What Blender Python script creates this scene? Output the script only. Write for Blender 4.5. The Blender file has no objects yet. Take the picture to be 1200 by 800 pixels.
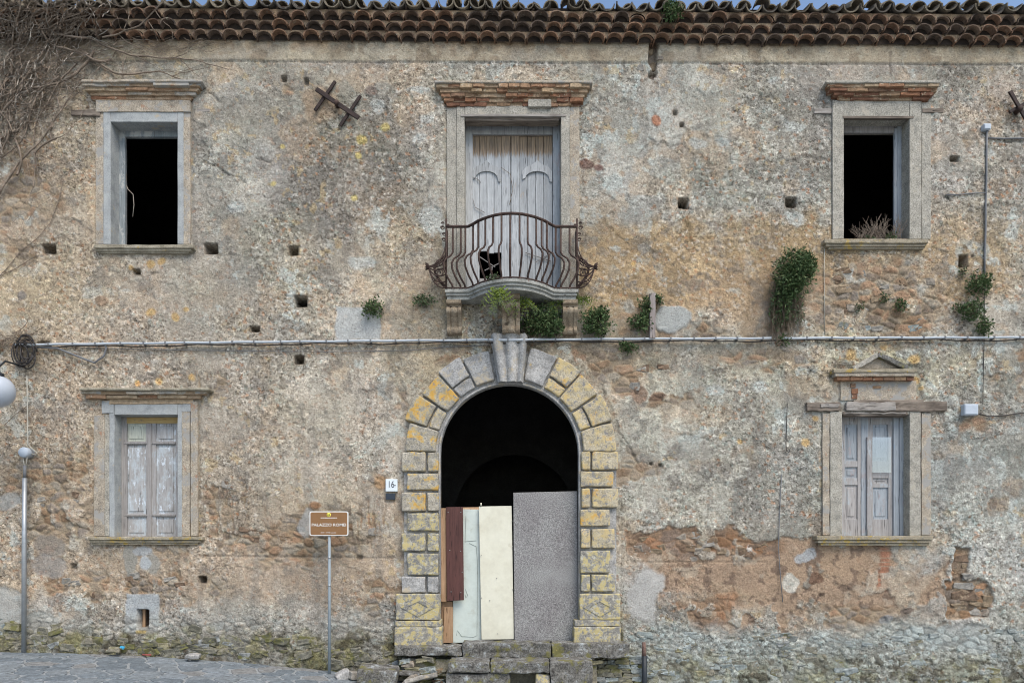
import bpy, bmesh, math, random
import numpy as np
from mathutils import Vector, Matrix, Euler, noise as mnoise

R = math.radians
scene = bpy.context.scene
col = scene.collection

# ------------------------------------------------------------------ camera
S = 0.0135          # metres per photograph pixel on the plane of the facade
D = 10.8            # camera distance from the facade
ZC = 1.62           # eye height above the door sill
cam_d = bpy.data.cameras.new('camera')
cam = bpy.data.objects.new('camera', cam_d); col.objects.link(cam)
cam.location = (0, -D, ZC); cam.rotation_euler = (R(90), 0, 0)
cam_d.sensor_width = 36; cam_d.lens = 24; cam_d.shift_y = 0.2
cam_d.clip_start = 0.1; cam_d.clip_end = 2000
scene.camera = cam

# ------------------------------------------------------------------ sky, sun, exposure
SUN_EL, SUN_AZ = 54, 150          # azimuth clockwise from +Y (the facade's back), so behind the camera
w = bpy.data.worlds.new('World'); scene.world = w; w.use_nodes = True
nt = w.node_tree
sky = nt.nodes.new('ShaderNodeTexSky'); sky.sky_type = 'NISHITA'; sky.sun_disc = False
sky.sun_elevation = R(SUN_EL); sky.sun_rotation = R(SUN_AZ)
sky.air_density = 1.0; sky.dust_density = 1.5; sky.ozone_density = 1.0
nt.nodes['Background'].inputs['Strength'].default_value = 0.13
nt.links.new(sky.outputs[0], nt.nodes['Background'].inputs['Color'])
sd = bpy.data.lights.new('sun', 'SUN'); sd.energy = 1.9; sd.angle = R(40); sd.color = (1.0, 0.93, 0.835)
sun = bpy.data.objects.new('sun', sd); col.objects.link(sun)
sdir = Vector((math.sin(R(SUN_AZ))*math.cos(R(SUN_EL)), math.cos(R(SUN_AZ))*math.cos(R(SUN_EL)), math.sin(R(SUN_EL))))
sun.rotation_euler = sdir.to_track_quat('Z', 'Y').to_euler()
sun.location = (-6, -20, 20)
vs = scene.view_settings
vs.view_transform = 'Standard'; vs.look = 'None'; vs.gamma = 1; vs.exposure = 0.80
scene.cycles.filter_width = 1.05
try: vs.use_curve_mapping = False
except Exception: pass

# ------------------------------------------------------------------ helpers
def X(px, y=0.0): return (px-600)*S*(D+y)/D
def Z(py, y=0.0): return ZC+(640-py)*S*(D+y)/D
def P(px, py, y=0.0): return Vector((X(px, y), y, Z(py, y)))
rng = random.Random(7)
W = {}

def link(name, me, mat, parent=None, origin=None):
    o = bpy.data.objects.new(name, me); col.objects.link(o)
    if mat is not None and len(me.materials) == 0: me.materials.append(mat)
    org = Vector(origin) if origin is not None else Vector((0, 0, 0))
    W[o] = org
    if parent is not None:
        o.parent = parent; o.location = org - W[parent]
    else: o.location = org
    return o

def tag(o, label=None, cat=None, group=None, kind=None):
    if label: o['label'] = label
    if cat: o['category'] = cat
    if group: o['group'] = group
    if kind: o['kind'] = kind
    return o

def empty(name, loc):
    o = bpy.data.objects.new(name, None); col.objects.link(o); o.location = loc; W[o] = Vector(loc)
    o.empty_display_size = 0.2
    return o

class MB:
    def __init__(s): s.v = []; s.f = []; s.sm = []
    def add(s, verts, faces, smooth=False):
        b = len(s.v); s.v += [tuple(p) for p in verts]
        s.f += [tuple(i+b for i in f) for f in faces]; s.sm += [smooth]*len(faces); return s
    def box(s, x0, x1, y0, y1, z0, z1):
        v = [(x, y, z) for x in (x0, x1) for y in (y0, y1) for z in (z0, z1)]
        return s.add(v, [(0,1,3,2),(4,6,7,5),(0,4,5,1),(2,3,7,6),(0,2,6,4),(1,5,7,3)])
    def rbox(s, x0, x1, y0, y1, z0, z1, r=0.01, n=(3,1,3), amp=0.0, freq=5.0, seed=0, fmap=None):
        """rounded, subdivided and slightly irregular block"""
        if x1 < x0: x0, x1 = x1, x0
        if y1 < y0: y0, y1 = y1, y0
        if z1 < z0: z0, z1 = z1, z0
        L = (x1-x0, y1-y0, z1-z0); r = min(r, 0.45*min(L))
        def cs(l, k):
            a = [0, r*0.45] if r > 0 else [0]
            m = [r+(l-2*r)*i/k for i in range(k+1)]
            c = [l-r*0.45, l] if r > 0 else [l]
            return (a+m+c) if r > 0 else [l*i/k for i in range(k+1)]
        A = [cs(L[i], n[i]) for i in range(3)]
        nx, ny, nz = (len(a)-1 for a in A)
        idx = {}; vv = []
        off = Vector((seed*7.13, seed*3.7, seed*1.9))
        def vert(i, j, k):
            t = (i, j, k)
            if t in idx: return idx[t]
            p = Vector((A[0][i], A[1][j], A[2][k]))
            if r > 0:
                q = Vector((min(max(p.x, r), L[0]-r), min(max(p.y, r), L[1]-r), min(max(p.z, r), L[2]-r)))
                d = p-q
                if d.length > 1e-9: p = q+d.normalized()*r
            p = Vector((p.x+x0, p.y+y0, p.z+z0))
            if amp:
                p += mnoise.noise_vector(p*freq+off)*amp + mnoise.noise_vector(p*freq*3.1+off)*amp*0.5
            if fmap: p = fmap(p)
            idx[t] = len(vv); vv.append(p); return idx[t]
        ff = []
        for i in range(nx):
            for k in range(nz):
                ff.append((vert(i,0,k), vert(i+1,0,k), vert(i+1,0,k+1), vert(i,0,k+1)))
                ff.append((vert(i,ny,k), vert(i,ny,k+1), vert(i+1,ny,k+1), vert(i+1,ny,k)))
        for j in range(ny):
            for k in range(nz):
                ff.append((vert(0,j,k), vert(0,j,k+1), vert(0,j+1,k+1), vert(0,j+1,k)))
                ff.append((vert(nx,j,k), vert(nx,j+1,k), vert(nx,j+1,k+1), vert(nx,j,k+1)))
        for i in range(nx):
            for j in range(ny):
                ff.append((vert(i,j,0), vert(i,j+1,0), vert(i+1,j+1,0), vert(i+1,j,0)))
                ff.append((vert(i,j,nz), vert(i+1,j,nz), vert(i+1,j+1,nz), vert(i,j+1,nz)))
        return s.add(vv, ff, False)
    def prism(s, pts, y0, y1):
        n = len(pts)
        v = [(x, y0, z) for x, z in pts]+[(x, y1, z) for x, z in pts]
        f = [tuple(range(n)), tuple(range(2*n-1, n-1, -1))]
        f += [(i, i+n, (i+1) % n+n, (i+1) % n) for i in range(n)]
        return s.add(v, f)
    def tube(s, path, r, n=6, caps=True):
        path = [Vector(p) for p in path]; m = len(path)
        rr = r if isinstance(r, (list, tuple)) else [r]*m
        vv = []; up = None
        for i, p in enumerate(path):
            t = (path[min(i+1, m-1)]-path[max(i-1, 0)])
            t = t.normalized() if t.length > 1e-9 else Vector((0, 0, 1))
            if up is None: up = Vector((0, 1, 0)) if abs(t.y) < 0.9 else Vector((1, 0, 0))
            a = t.cross(up)
            if a.length < 1e-6: a = t.cross(Vector((1, 0.3, 0.2)))
            a.normalize(); b = a.cross(t).normalized(); up = b
            for k in range(n):
                an = 2*math.pi*k/n
                vv.append(p+a*math.cos(an)*rr[i]+b*math.sin(an)*rr[i])
        ff = [(i*n+k, i*n+(k+1) % n, (i+1)*n+(k+1) % n, (i+1)*n+k) for i in range(m-1) for k in range(n)]
        if caps: ff += [tuple(range(n-1, -1, -1)), tuple((m-1)*n+k for k in range(n))]
        return s.add(vv, ff, n > 4)
    def lathe(s, c, prof, n=16, axis='Z'):
        c = Vector(c); vv = []
        for r, h in prof:
            for k in range(n):
                a = 2*math.pi*k/n
                d = (r*math.cos(a), r*math.sin(a), h) if axis == 'Z' else (r*math.cos(a), h, r*math.sin(a))
                vv.append(c+Vector(d))
        m = len(prof)
        ff = [(i*n+k, i*n+(k+1) % n, (i+1)*n+(k+1) % n, (i+1)*n+k) for i in range(m-1) for k in range(n)]
        ff += [tuple(range(n-1, -1, -1)), tuple((m-1)*n+k for k in range(n))]
        return s.add(vv, ff, True)
    def mesh(s, name, mat, org):
        me = bpy.data.meshes.new(name)
        me.from_pydata([(x-org[0], y-org[1], z-org[2]) for x, y, z in s.v], [], s.f)
        me.polygons.foreach_set('use_smooth', s.sm); me.materials.append(mat); me.update()
        bm = bmesh.new(); bm.from_mesh(me); bmesh.ops.recalc_face_normals(bm, faces=bm.faces); bm.to_mesh(me); bm.free()
        return me
    def build(s, name, mat, parent=None, origin=None, smooth=None):
        if origin is None:
            a = np.array(s.v); lo, hi = a.min(0), a.max(0)
            origin = ((lo[0]+hi[0])/2, (lo[1]+hi[1])/2, lo[2])
        o = link(name, s.mesh(name, mat, origin), mat, parent, origin)
        if smooth is not None: o.data.polygons.foreach_set('use_smooth', [smooth]*len(o.data.polygons))
        return o

# ------------------------------------------------------------------ materials
def newmat(name):
    m = bpy.data.materials.new(name); m.use_nodes = True
    nt = m.node_tree; b = nt.nodes['Principled BSDF']
    b.inputs['Roughness'].default_value = 0.9
    b.inputs['Specular IOR Level'].default_value = 0.25
    return m, nt, b
def nd(nt, t, **k):
    n = nt.nodes.new(t)
    for a, v in k.items(): setattr(n, a, v)
    return n
def val(nt, sock, v):
    if isinstance(v, (int, float)): sock.default_value = v
    elif isinstance(v, (tuple, list)): sock.default_value = (tuple(v)+(1,))[:4] if len(sock.default_value) == 4 else tuple(v)[:3]
    else: nt.links.new(v, sock)
def math_n(nt, op, a, b=0.0, clamp=False):
    n = nd(nt, 'ShaderNodeMath', operation=op, use_clamp=clamp); val(nt, n.inputs[0], a); val(nt, n.inputs[1], b); return n.outputs[0]
def mix(nt, f, a, b, mode='MIX'):
    n = nd(nt, 'ShaderNodeMix', data_type='RGBA', blend_type=mode)
    val(nt, n.inputs[0], f); val(nt, n.inputs[6], a); val(nt, n.inputs[7], b); return n.outputs[2]
def pos(nt, scale=(1, 1, 1), rand=0.0):
    g = nd(nt, 'ShaderNodeNewGeometry'); m = nd(nt, 'ShaderNodeMapping'); m.inputs['Scale'].default_value = scale
    nt.links.new(g.outputs['Position'], m.inputs['Vector'])
    if rand:
        oi = nd(nt, 'ShaderNodeObjectInfo'); r = math_n(nt, 'MULTIPLY', oi.outputs['Random'], rand)
        nt.links.new(r, m.inputs['Location'])
    return m.outputs[0]
def noise_n(nt, vec, scale, detail=3, rough=0.6):
    n = nd(nt, 'ShaderNodeTexNoise'); n.inputs['Scale'].default_value = scale; n.inputs['Detail'].default_value = detail
    n.inputs['Roughness'].default_value = rough; nt.links.new(vec, n.inputs['Vector']); return n.outputs['Fac']
def ramp(nt, fac, stops, interp='LINEAR'):
    n = nd(nt, 'ShaderNodeValToRGB'); e = n.color_ramp; e.interpolation = interp
    e.elements[0].position = stops[0][0]; e.elements[1].position = stops[-1][0]
    for p, c in stops[1:-1]: e.elements.new(p)
    es = sorted(e.elements, key=lambda q: q.position)
    for q, (p, c) in zip(es, stops):
        q.position = p; q.color = tuple(c)+(1,) if len(c) == 3 else c
    nt.links.new(fac, n.inputs[0]); return n.outputs[0]
def thr(nt, fac, lo, hi):
    n = nd(nt, 'ShaderNodeMapRange', interpolation_type='SMOOTHSTEP'); n.inputs[1].default_value = lo; n.inputs[2].default_value = hi
    nt.links.new(fac, n.inputs[0]); return n.outputs[0]
def bump(nt, b, h, dist, strength=1.0):
    n = nd(nt, 'ShaderNodeBump'); n.inputs['Distance'].default_value = dist; n.inputs['Strength'].default_value = strength
    nt.links.new(h, n.inputs['Height']); nt.links.new(n.outputs[0], b.inputs['Normal'])
def orand(nt): return nd(nt, 'ShaderNodeObjectInfo').outputs['Random']

def m_mineral(name, cols, scale=9, fine=70, contrast=0.5, bumpd=0.006, rand=0.0, patches=(), rough=0.92):
    """noise-coloured mineral surface; patches = [(colour, noise scale, lo, hi)] of lichen, stains and wear"""
    m, nt, b = newmat(name); v = pos(nt, (1, 1, 1), 13.0 if rand else 0)
    n1 = noise_n(nt, v, scale, 5, 0.65)
    k = len(cols); c = ramp(nt, n1, [(0.28+0.44*i/(k-1), cc) for i, cc in enumerate(cols)])
    n2 = noise_n(nt, v, fine, 3, 0.7)
    c = mix(nt, 1.0, c, ramp(nt, n2, [(0.3, (1-contrast,)*3), (0.7, (1+contrast*0.8,)*3)]), 'MULTIPLY')
    if rand:
        c = mix(nt, 1.0, c, ramp(nt, orand(nt), [(0, (1-rand, 1-rand, 1-rand)), (1, (1+rand, 1+rand*0.9, 1+rand*0.8))]), 'MULTIPLY')
    for pc, ps, lo, hi in patches:
        f = thr(nt, noise_n(nt, v, ps, 6, 0.7), lo, hi); c = mix(nt, f, c, pc)
    nt.links.new(c, b.inputs['Base Color']); b.inputs['Roughness'].default_value = rough
    h = math_n(nt, 'ADD', n1, math_n(nt, 'MULTIPLY', n2, 0.5)); bump(nt, b, h, bumpd)
    return m

def m_wood(name, dark, light, axis='Z', streak=55, patches=(), rough=0.85, rand=0.12):
    m, nt, b = newmat(name)
    sc = {'Z': (streak, streak, 2.2), 'X': (2.2, streak, streak)}[axis]
    v = pos(nt, sc, 31.0); n1 = noise_n(nt, v, 1.0, 4, 0.65)
    v2 = pos(nt, (1, 1, .42) if axis == 'Z' else (.42, 1, 1), 3.0); n2 = noise_n(nt, v2, 7, 5, 0.7)
    f = math_n(nt, 'ADD', math_n(nt, 'MULTIPLY', n1, 0.65), math_n(nt, 'MULTIPLY', n2, 0.4))
    c = ramp(nt, f, [(0.35, dark), (0.68, light)])
    crack = thr(nt, noise_n(nt, pos(nt, tuple(q*1.7 for q in sc), 9.0), 1.0, 2, 0.5), 0.30, 0.38)
    c = mix(nt, crack, tuple(q*0.35 for q in dark), c)
    c = mix(nt, 1.0, c, ramp(nt, orand(nt), [(0, (1-rand,)*3), (1, (1+rand,)*3)]), 'MULTIPLY')
    for pc, ps, lo, hi in patches:
        c = mix(nt, thr(nt, noise_n(nt, v2, ps, 6, 0.75), lo, hi), c, pc)
    nt.links.new(c, b.inputs['Base Color']); b.inputs['Roughness'].default_value = rough
    bump(nt, b, f, 0.006)
    return m

def m_plain(name, c, rough=0.6, metal=0.0, var=0.15, scale=12):
    m, nt, b = newmat(name); v = pos(nt)
    n = noise_n(nt, v, scale, 5, 0.7)
    cc = ramp(nt, n, [(0.3, tuple(q*(1-var) for q in c)), (0.7, tuple(q*(1+var) for q in c))])
    nt.links.new(cc, b.inputs['Base Color']); b.inputs['Roughness'].default_value = rough; b.inputs['Metallic'].default_value = metal
    return m

M = {}
# plaster: colour comes from the stains and patches held by the wall itself, grain from the nodes
m, nt, b = newmat('wall_plaster'); v = pos(nt)
at = nd(nt, 'ShaderNodeAttribute'); at.attribute_name = 'plaster'
ga = nd(nt, 'ShaderNodeAttribute'); ga.attribute_name = 'grain'
wv = nd(nt, 'ShaderNodeTexNoise'); wv.inputs['Scale'].default_value = 30; wv.inputs['Detail'].default_value = 2; nt.links.new(v, wv.inputs['Vector'])
wm = nd(nt, 'ShaderNodeVectorMath', operation='MULTIPLY_ADD'); nt.links.new(wv.outputs['Color'], wm.inputs[0]); wm.inputs[1].default_value = (.03, .03, .03); nt.links.new(v, wm.inputs[2])
def cells(sc):
    q = nd(nt, 'ShaderNodeTexVoronoi'); q.inputs['Scale'].default_value = sc; nt.links.new(wm.outputs[0], q.inputs['Vector'])
    sp = nd(nt, 'ShaderNodeSeparateColor'); nt.links.new(q.outputs['Color'], sp.inputs[0]); return q.outputs['Distance'], sp.outputs
dA, cA = cells(52); dB, cB = cells(23)
n1 = noise_n(nt, v, 46, 4, 0.8); n2 = noise_n(nt, v, 130, 2, 0.6)
c = at.outputs['Color']
sA = ramp(nt, cA[0], [(0.0, (0.38, 0.36, 0.34)), (0.09, (0.62, 0.60, 0.58)), (0.22, (0.92, 0.91, 0.90)), (0.75, (1.03, 1.03, 1.03)), (0.90, (1.26, 1.27, 1.28)), (1.0, (1.55, 1.56, 1.56))])
sB = ramp(nt, cB[0], [(0.0, (0.62, 0.60, 0.58)), (0.14, (0.86, 0.85, 0.84)), (0.4, (1, 1, 1)), (0.8, (1.04, 1.04, 1.04)), (1.0, (1.28, 1.29, 1.29))])
tB = ramp(nt, cB[2], [(0.0, (1.10, 0.90, 0.78)), (0.02, (1.05, 0.96, 0.91)), (0.04, (1, 1, 1)), (0.9, (1, 1, 1)), (0.97, (0.92, 1.02, 1.04))])
c = mix(nt, ga.outputs['Fac'], c, mix(nt, 1.0, mix(nt, 1.0, mix(nt, 1.0, c, sA, 'MULTIPLY'), sB, 'MULTIPLY'), tB, 'MULTIPLY'))
c = mix(nt, 1.0, c, ramp(nt, n1, [(0.30, (0.66, 0.65, 0.64)), (0.50, (1, 1, 1)), (0.72, (1.25, 1.25, 1.26))]), 'MULTIPLY')
pit = thr(nt, noise_n(nt, v, 34, 3, 0.75), 0.30, 0.36); c = mix(nt, pit, (0.11, 0.095, 0.08), c)
nt.links.new(c, b.inputs['Base Color']); b.inputs['Roughness'].default_value = 0.95
hgt_ = math_n(nt, 'ADD', math_n(nt, 'MULTIPLY', cA[0], 0.5), math_n(nt, 'ADD', n1, math_n(nt, 'MULTIPLY', pit, 0.8)))
bump(nt, b, hgt_, 0.012); M['plaster'] = m

ORANGE = (0.50, 0.30, 0.075); YEL = (0.49, 0.385, 0.19)
M['concrete'] = m_mineral('grey_concrete', [(0.225, 0.235, 0.235), (0.325, 0.34, 0.335), (0.40, 0.41, 0.395)], 5, 60, 0.25, 0.004, patches=[((0.40, 0.34, 0.25), 4, 0.60, 0.68)])
M['greyrender'] = m_mineral('grey_render', [(0.23, 0.22, 0.19), (0.33, 0.31, 0.26), (0.41, 0.385, 0.33)], 7, 60, 0.55, 0.008, patches=[((0.40, 0.36, 0.29), 5, 0.55, 0.65), ((0.13, 0.115, 0.10), 26, 0.63, 0.69)])
M['creamrender'] = m_mineral('cream_render', [(0.24, 0.205, 0.16), (0.36, 0.31, 0.24), (0.46, 0.40, 0.31)], 7, 60, 0.55, 0.008, patches=[((0.33, 0.20, 0.13), 9, 0.60, 0.66), ((0.30, 0.29, 0.265), 4, 0.50, 0.60), ((0.12, 0.10, 0.085), 26, 0.64, 0.70)])
M['sill'] = m_mineral('sill_stone', [(0.17, 0.15, 0.11), (0.29, 0.26, 0.195), (0.39, 0.36, 0.28)], 8, 60, 0.4, 0.006, patches=[((0.40, 0.28, 0.09), 9, 0.62, 0.70)])
M['sill_y'] = m_mineral('sill_stone_lichen', [(0.17, 0.15, 0.11), (0.29, 0.25, 0.18), (0.37, 0.33, 0.25)], 8, 60, 0.4, 0.006, patches=[((0.38, 0.27, 0.08), 9, 0.54, 0.62), ((0.45, 0.46, 0.42), 14, 0.64, 0.68)])
M['vous_l'] = m_mineral('portal_stone_orange_lichen', [(0.22, 0.205, 0.165), (0.34, 0.31, 0.25), (0.43, 0.40, 0.33)], 8, 55, 0.5, 0.007, 0.12, [((0.43, 0.37, 0.22), 5, 0.47, 0.58), (ORANGE, 5, 0.51, 0.62), ((0.22, 0.21, 0.19), 18, 0.54, 0.62), ((0.1, 0.09, 0.08), 24, 0.64, 0.70)])
M['vous_r'] = m_mineral('portal_stone_yellow_lichen', [(0.29, 0.25, 0.175), (0.42, 0.37, 0.265), (0.50, 0.45, 0.34)], 8, 55, 0.5, 0.007, 0.10, [(YEL, 6, 0.44, 0.62), (ORANGE, 4, 0.53, 0.68), ((0.22, 0.21, 0.195), 15, 0.54, 0.60), ((0.11, 0.10, 0.09), 26, 0.63, 0.69)])
M['vous_g'] = m_mineral('portal_stone_grey', [(0.19, 0.187, 0.178), (0.34, 0.335, 0.32), (0.47, 0.46, 0.435)], 5, 45, 0.45, 0.008, 0.08, [((0.45, 0.385, 0.28), 4, 0.53, 0.66), ((0.46, 0.33, 0.14), 6, 0.66, 0.74), ((0.13, 0.12, 0.11), 20, 0.66, 0.71)])
M['plinth'] = m_mineral('plinth_stone_lichen', [(0.18, 0.17, 0.15), (0.28, 0.27, 0.24), (0.37, 0.355, 0.315)], 9, 60, 0.45, 0.008, 0.08, [((0.45, 0.375, 0.18), 9, 0.46, 0.56), ((0.44, 0.42, 0.34), 17, 0.54, 0.62), ((0.20, 0.195, 0.18), 13, 0.56, 0.62), ((0.08, 0.075, 0.065), 22, 0.64, 0.70)])
M['step'] = m_mineral('step_stone', [(0.055, 0.05, 0.045), (0.15, 0.145, 0.13), (0.27, 0.275, 0.27)], 9, 45, 0.7, 0.012, 0.12, [((0.33, 0.36, 0.355), 9, 0.58, 0.66), ((0.15, 0.14, 0.055), 4, 0.53, 0.64), ((0.28, 0.23, 0.08), 8, 0.64, 0.70)])
M['rubble'] = None
def m_stones(name, stops, moss):
    m, nt, b = newmat(name); v = pos(nt, (1, 1, 1), 17.0)
    c = ramp(nt, orand(nt), stops, 'CONSTANT')
    n1 = noise_n(nt, v, 14, 5, 0.7); n2 = noise_n(nt, v, 70, 3, 0.7)
    c = mix(nt, 1.0, c, ramp(nt, n1, [(0.3, (0.55, 0.55, 0.55)), (0.7, (1.35, 1.35, 1.35))]), 'MULTIPLY')
    c = mix(nt, 1.0, c, ramp(nt, n2, [(0.3, (0.7, 0.7, 0.7)), (0.7, (1.25, 1.25, 1.25))]), 'MULTIPLY')
    for pc, ps, lo, hi in moss: c = mix(nt, thr(nt, noise_n(nt, v, ps, 5, 0.7), lo, hi), c, pc)
    nt.links.new(c, b.inputs['Base Color']); b.inputs['Roughness'].default_value = 0.95
    bump(nt, b, math_n(nt, 'ADD', n1, math_n(nt, 'MULTIPLY', n2, 0.4)), 0.012); return m
M['stone_moss'] = m_stones('mossy_rubble', [(0, (0.20, 0.19, 0.15)), (0.2, (0.15, 0.14, 0.09)), (0.4, (0.23, 0.21, 0.16)), (0.6, (0.13, 0.125, 0.095)), (0.75, (0.24, 0.22, 0.14)), (0.9, (0.25, 0.26, 0.25))], [((0.145, 0.14, 0.055), 4, 0.50, 0.62), ((0.28, 0.27, 0.12), 12, 0.62, 0.68)])
M['stone_lich'] = m_stones('lichened_rubble', [(0, (0.24, 0.27, 0.255)), (0.2, (0.17, 0.18, 0.165)), (0.4, (0.29, 0.32, 0.31)), (0.6, (0.20, 0.19, 0.15)), (0.8, (0.26, 0.285, 0.27))], [((0.15, 0.14, 0.075), 5, 0.56, 0.66), ((0.34, 0.38, 0.365), 15, 0.59, 0.66), ((0.32, 0.26, 0.10), 16, 0.66, 0.70)])
M['stone_brown'] = m_stones('brown_rubble', [(0, (0.22, 0.155, 0.10)), (0.2, (0.27, 0.235, 0.19)), (0.4, (0.18, 0.125, 0.085)), (0.6, (0.25, 0.19, 0.125)), (0.8, (0.29, 0.27, 0.235))], [((0.36, 0.30, 0.21), 9, 0.60, 0.67)])
M['brick'] = m_stones('old_brick', [(0, (0.25, 0.125, 0.07)), (0.2, (0.27, 0.175, 0.105)), (0.4, (0.19, 0.095, 0.058)), (0.6, (0.30, 0.165, 0.095)), (0.8, (0.22, 0.135, 0.085))], [((0.40, 0.33, 0.23), 11, 0.60, 0.67), ((0.12, 0.10, 0.085), 10, 0.64, 0.70)])
M['brick_pale'] = m_stones('pale_brick', [(0, (0.32, 0.20, 0.12)), (0.25, (0.38, 0.285, 0.185)), (0.5, (0.28, 0.155, 0.09)), (0.75, (0.36, 0.255, 0.155))], [((0.44, 0.38, 0.28), 11, 0.58, 0.66), ((0.14, 0.115, 0.09), 12, 0.64, 0.70)])
M['tile'] = m_stones('terracotta_tile', [(0, (0.19, 0.115, 0.075)), (0.2, (0.15, 0.10, 0.07)), (0.4, (0.225, 0.135, 0.085)), (0.6, (0.125, 0.092, 0.07)), (0.8, (0.21, 0.145, 0.10))], [((0.26, 0.235, 0.18), 9, 0.60, 0.68), ((0.05, 0.04, 0.034), 6, 0.55, 0.66)])
M['tile_grey'] = m_stones('weathered_roof_tile', [(0, (0.19, 0.165, 0.125)), (0.25, (0.12, 0.105, 0.085)), (0.5, (0.23, 0.195, 0.14)), (0.75, (0.15, 0.125, 0.09))], [((0.34, 0.31, 0.24), 12, 0.60, 0.68), ((0.05, 0.045, 0.04), 7, 0.54, 0.64)])
M['mortar'] = m_mineral('eaves_mortar', [(0.20, 0.135, 0.085), (0.33, 0.235, 0.15), (0.40, 0.31, 0.21)], 7, 50, 0.45, 0.012, patches=[((0.12, 0.08, 0.055), 6, 0.60, 0.68)])
M['deep_dark'] = m_mineral('eaves_painted_shade', [(0.018, 0.014, 0.011), (0.032, 0.023, 0.017), (0.055, 0.038, 0.027)], 6, 50, 0.4, 0.01)  # near-black brown: shade inside the eaves tile mouths, put into the colour
M['dark'] = m_mineral('unlit_interior_plaster', [(0.03, 0.029, 0.027), (0.045, 0.043, 0.04), (0.06, 0.057, 0.053)], 3, 30, 0.3, 0.01)  # darkness of the rooms is put into this near-black plaster colour
M['flag'] = m_stones('paving_flagstone', [(0, (0.165, 0.19, 0.205)), (0.2, (0.205, 0.23, 0.245)), (0.4, (0.145, 0.168, 0.182)), (0.6, (0.19, 0.212, 0.222)), (0.85, (0.21, 0.212, 0.205))], [((0.25, 0.265, 0.275), 6, 0.60, 0.72)])
M['joint'] = m_mineral('paving_mortar', [(0.20, 0.215, 0.22), (0.265, 0.282, 0.285), (0.32, 0.333, 0.33)], 6, 60, 0.3, 0.006, patches=[((0.15, 0.15, 0.13), 5, 0.62, 0.70)])
M['wood_pale'] = m_wood('pale_weathered_wood', (0.25, 0.255, 0.255), (0.46, 0.475, 0.475), patches=[((0.30, 0.25, 0.20), 5, 0.62, 0.70)])
M['wood_brown_top'] = m_wood('frayed_brown_wood', (0.17, 0.10, 0.045), (0.42, 0.29, 0.14), patches=[((0.40, 0.42, 0.44), 12, 0.60, 0.66)])
M['wood_door'] = m_wood('pale_door_planks', (0.27, 0.28, 0.285), (0.48, 0.50, 0.505), patches=[((0.33, 0.29, 0.245), 5, 0.60, 0.70)])
def frayed(m, z0, z1, brown):
    nt = m.node_tree; b = nt.nodes['Principled BSDF']; old = b.inputs['Base Color'].links[0].from_socket
    g = nd(nt, 'ShaderNodeNewGeometry'); sx = nd(nt, 'ShaderNodeSeparateXYZ'); nt.links.new(g.outputs['Position'], sx.inputs[0])
    h = math_n(nt, 'ADD', sx.outputs[2], math_n(nt, 'MULTIPLY', noise_n(nt, pos(nt, (60, 60, 5)), 1.0, 4, 0.7), 0.34))
    bc = ramp(nt, noise_n(nt, pos(nt, (70, 70, 3)), 1.0, 3, 0.6), [(0.35, tuple(q*.5 for q in brown)), (0.65, tuple(q*1.35 for q in brown))])
    nt.links.new(mix(nt, math_n(nt, 'MULTIPLY', thr(nt, h, z0, z1), 0.9), old, bc), b.inputs['Base Color'])
frayed(M['wood_door'], Z(174)+.17, Z(165)+.17, (0.25, 0.175, 0.105))
M['wood_grey'] = m_wood('grey_weathered_wood', (0.20, 0.185, 0.175), (0.36, 0.345, 0.33))
M['wood_peel'] = m_wood('peeling_painted_wood', (0.26, 0.25, 0.24), (0.40, 0.395, 0.385), patches=[((0.42, 0.46, 0.48), 5, 0.46, 0.60), ((0.56, 0.61, 0.65), 12, 0.55, 0.62)])
M['wood_ochre'] = m_wood('ochre_painted_wood', (0.33, 0.22, 0.09), (0.45, 0.33, 0.15), axis='X', patches=[((0.22, 0.17, 0.13), 9, 0.58, 0.65)])
M['wood_cream'] = m_wood('cream_peeling_panel', (0.40, 0.42, 0.36), (0.56, 0.57, 0.47), patches=[((0.3, 0.29, 0.26), 16, 0.66, 0.70)])
M['wood_blue'] = m_wood('blue_grey_painted_wood', (0.25, 0.275, 0.295), (0.39, 0.42, 0.44), patches=[((0.31, 0.28, 0.28), 6, 0.56, 0.66), ((0.25, 0.37, 0.47), 5, 0.62, 0.72)])
M['wood_mauve'] = m_wood('mauve_grey_wood', (0.25, 0.235, 0.225), (0.39, 0.375, 0.36), patches=[((0.37, 0.41, 0.43), 7, 0.52, 0.66)])
M['wood_teal'] = m_wood('teal_blue_wood', (0.17, 0.20, 0.215), (0.31, 0.345, 0.36), patches=[((0.40, 0.41, 0.40), 8, 0.52, 0.60)])
M['beam'] = m_wood('rotten_beam', (0.06, 0.045, 0.035), (0.27, 0.225, 0.18), axis='X', streak=40)
M['beam_pale'] = m_wood('grey_split_beam', (0.13, 0.11, 0.095), (0.42, 0.39, 0.35), axis='X', streak=40)
M['plank_raw'] = m_wood('raw_pine_board', (0.27, 0.165, 0.095), (0.43, 0.285, 0.175))
M['plank_brown'] = m_wood('brown_varnished_board', (0.060, 0.026, 0.022), (0.112, 0.048, 0.040), rough=0.5, streak=35)
M['post_wood'] = m_wood('grey_post_wood', (0.20, 0.165, 0.15), (0.36, 0.32, 0.30))
M['iron'] = m_mineral('rusty_iron', [(0.025, 0.018, 0.015), (0.055, 0.034, 0.027), (0.10, 0.064, 0.05)], 14, 90, 0.4, 0.002, rough=0.75)
M['anchor'] = m_mineral('dark_anchor_iron', [(0.018, 0.013, 0.012), (0.035, 0.023, 0.02), (0.06, 0.038, 0.03)], 14, 90, 0.4, 0.002, rough=0.7)
M['galv'] = m_plain('galvanised_steel', (0.36, 0.38, 0.39), 0.45, 0.6, 0.15)
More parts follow.
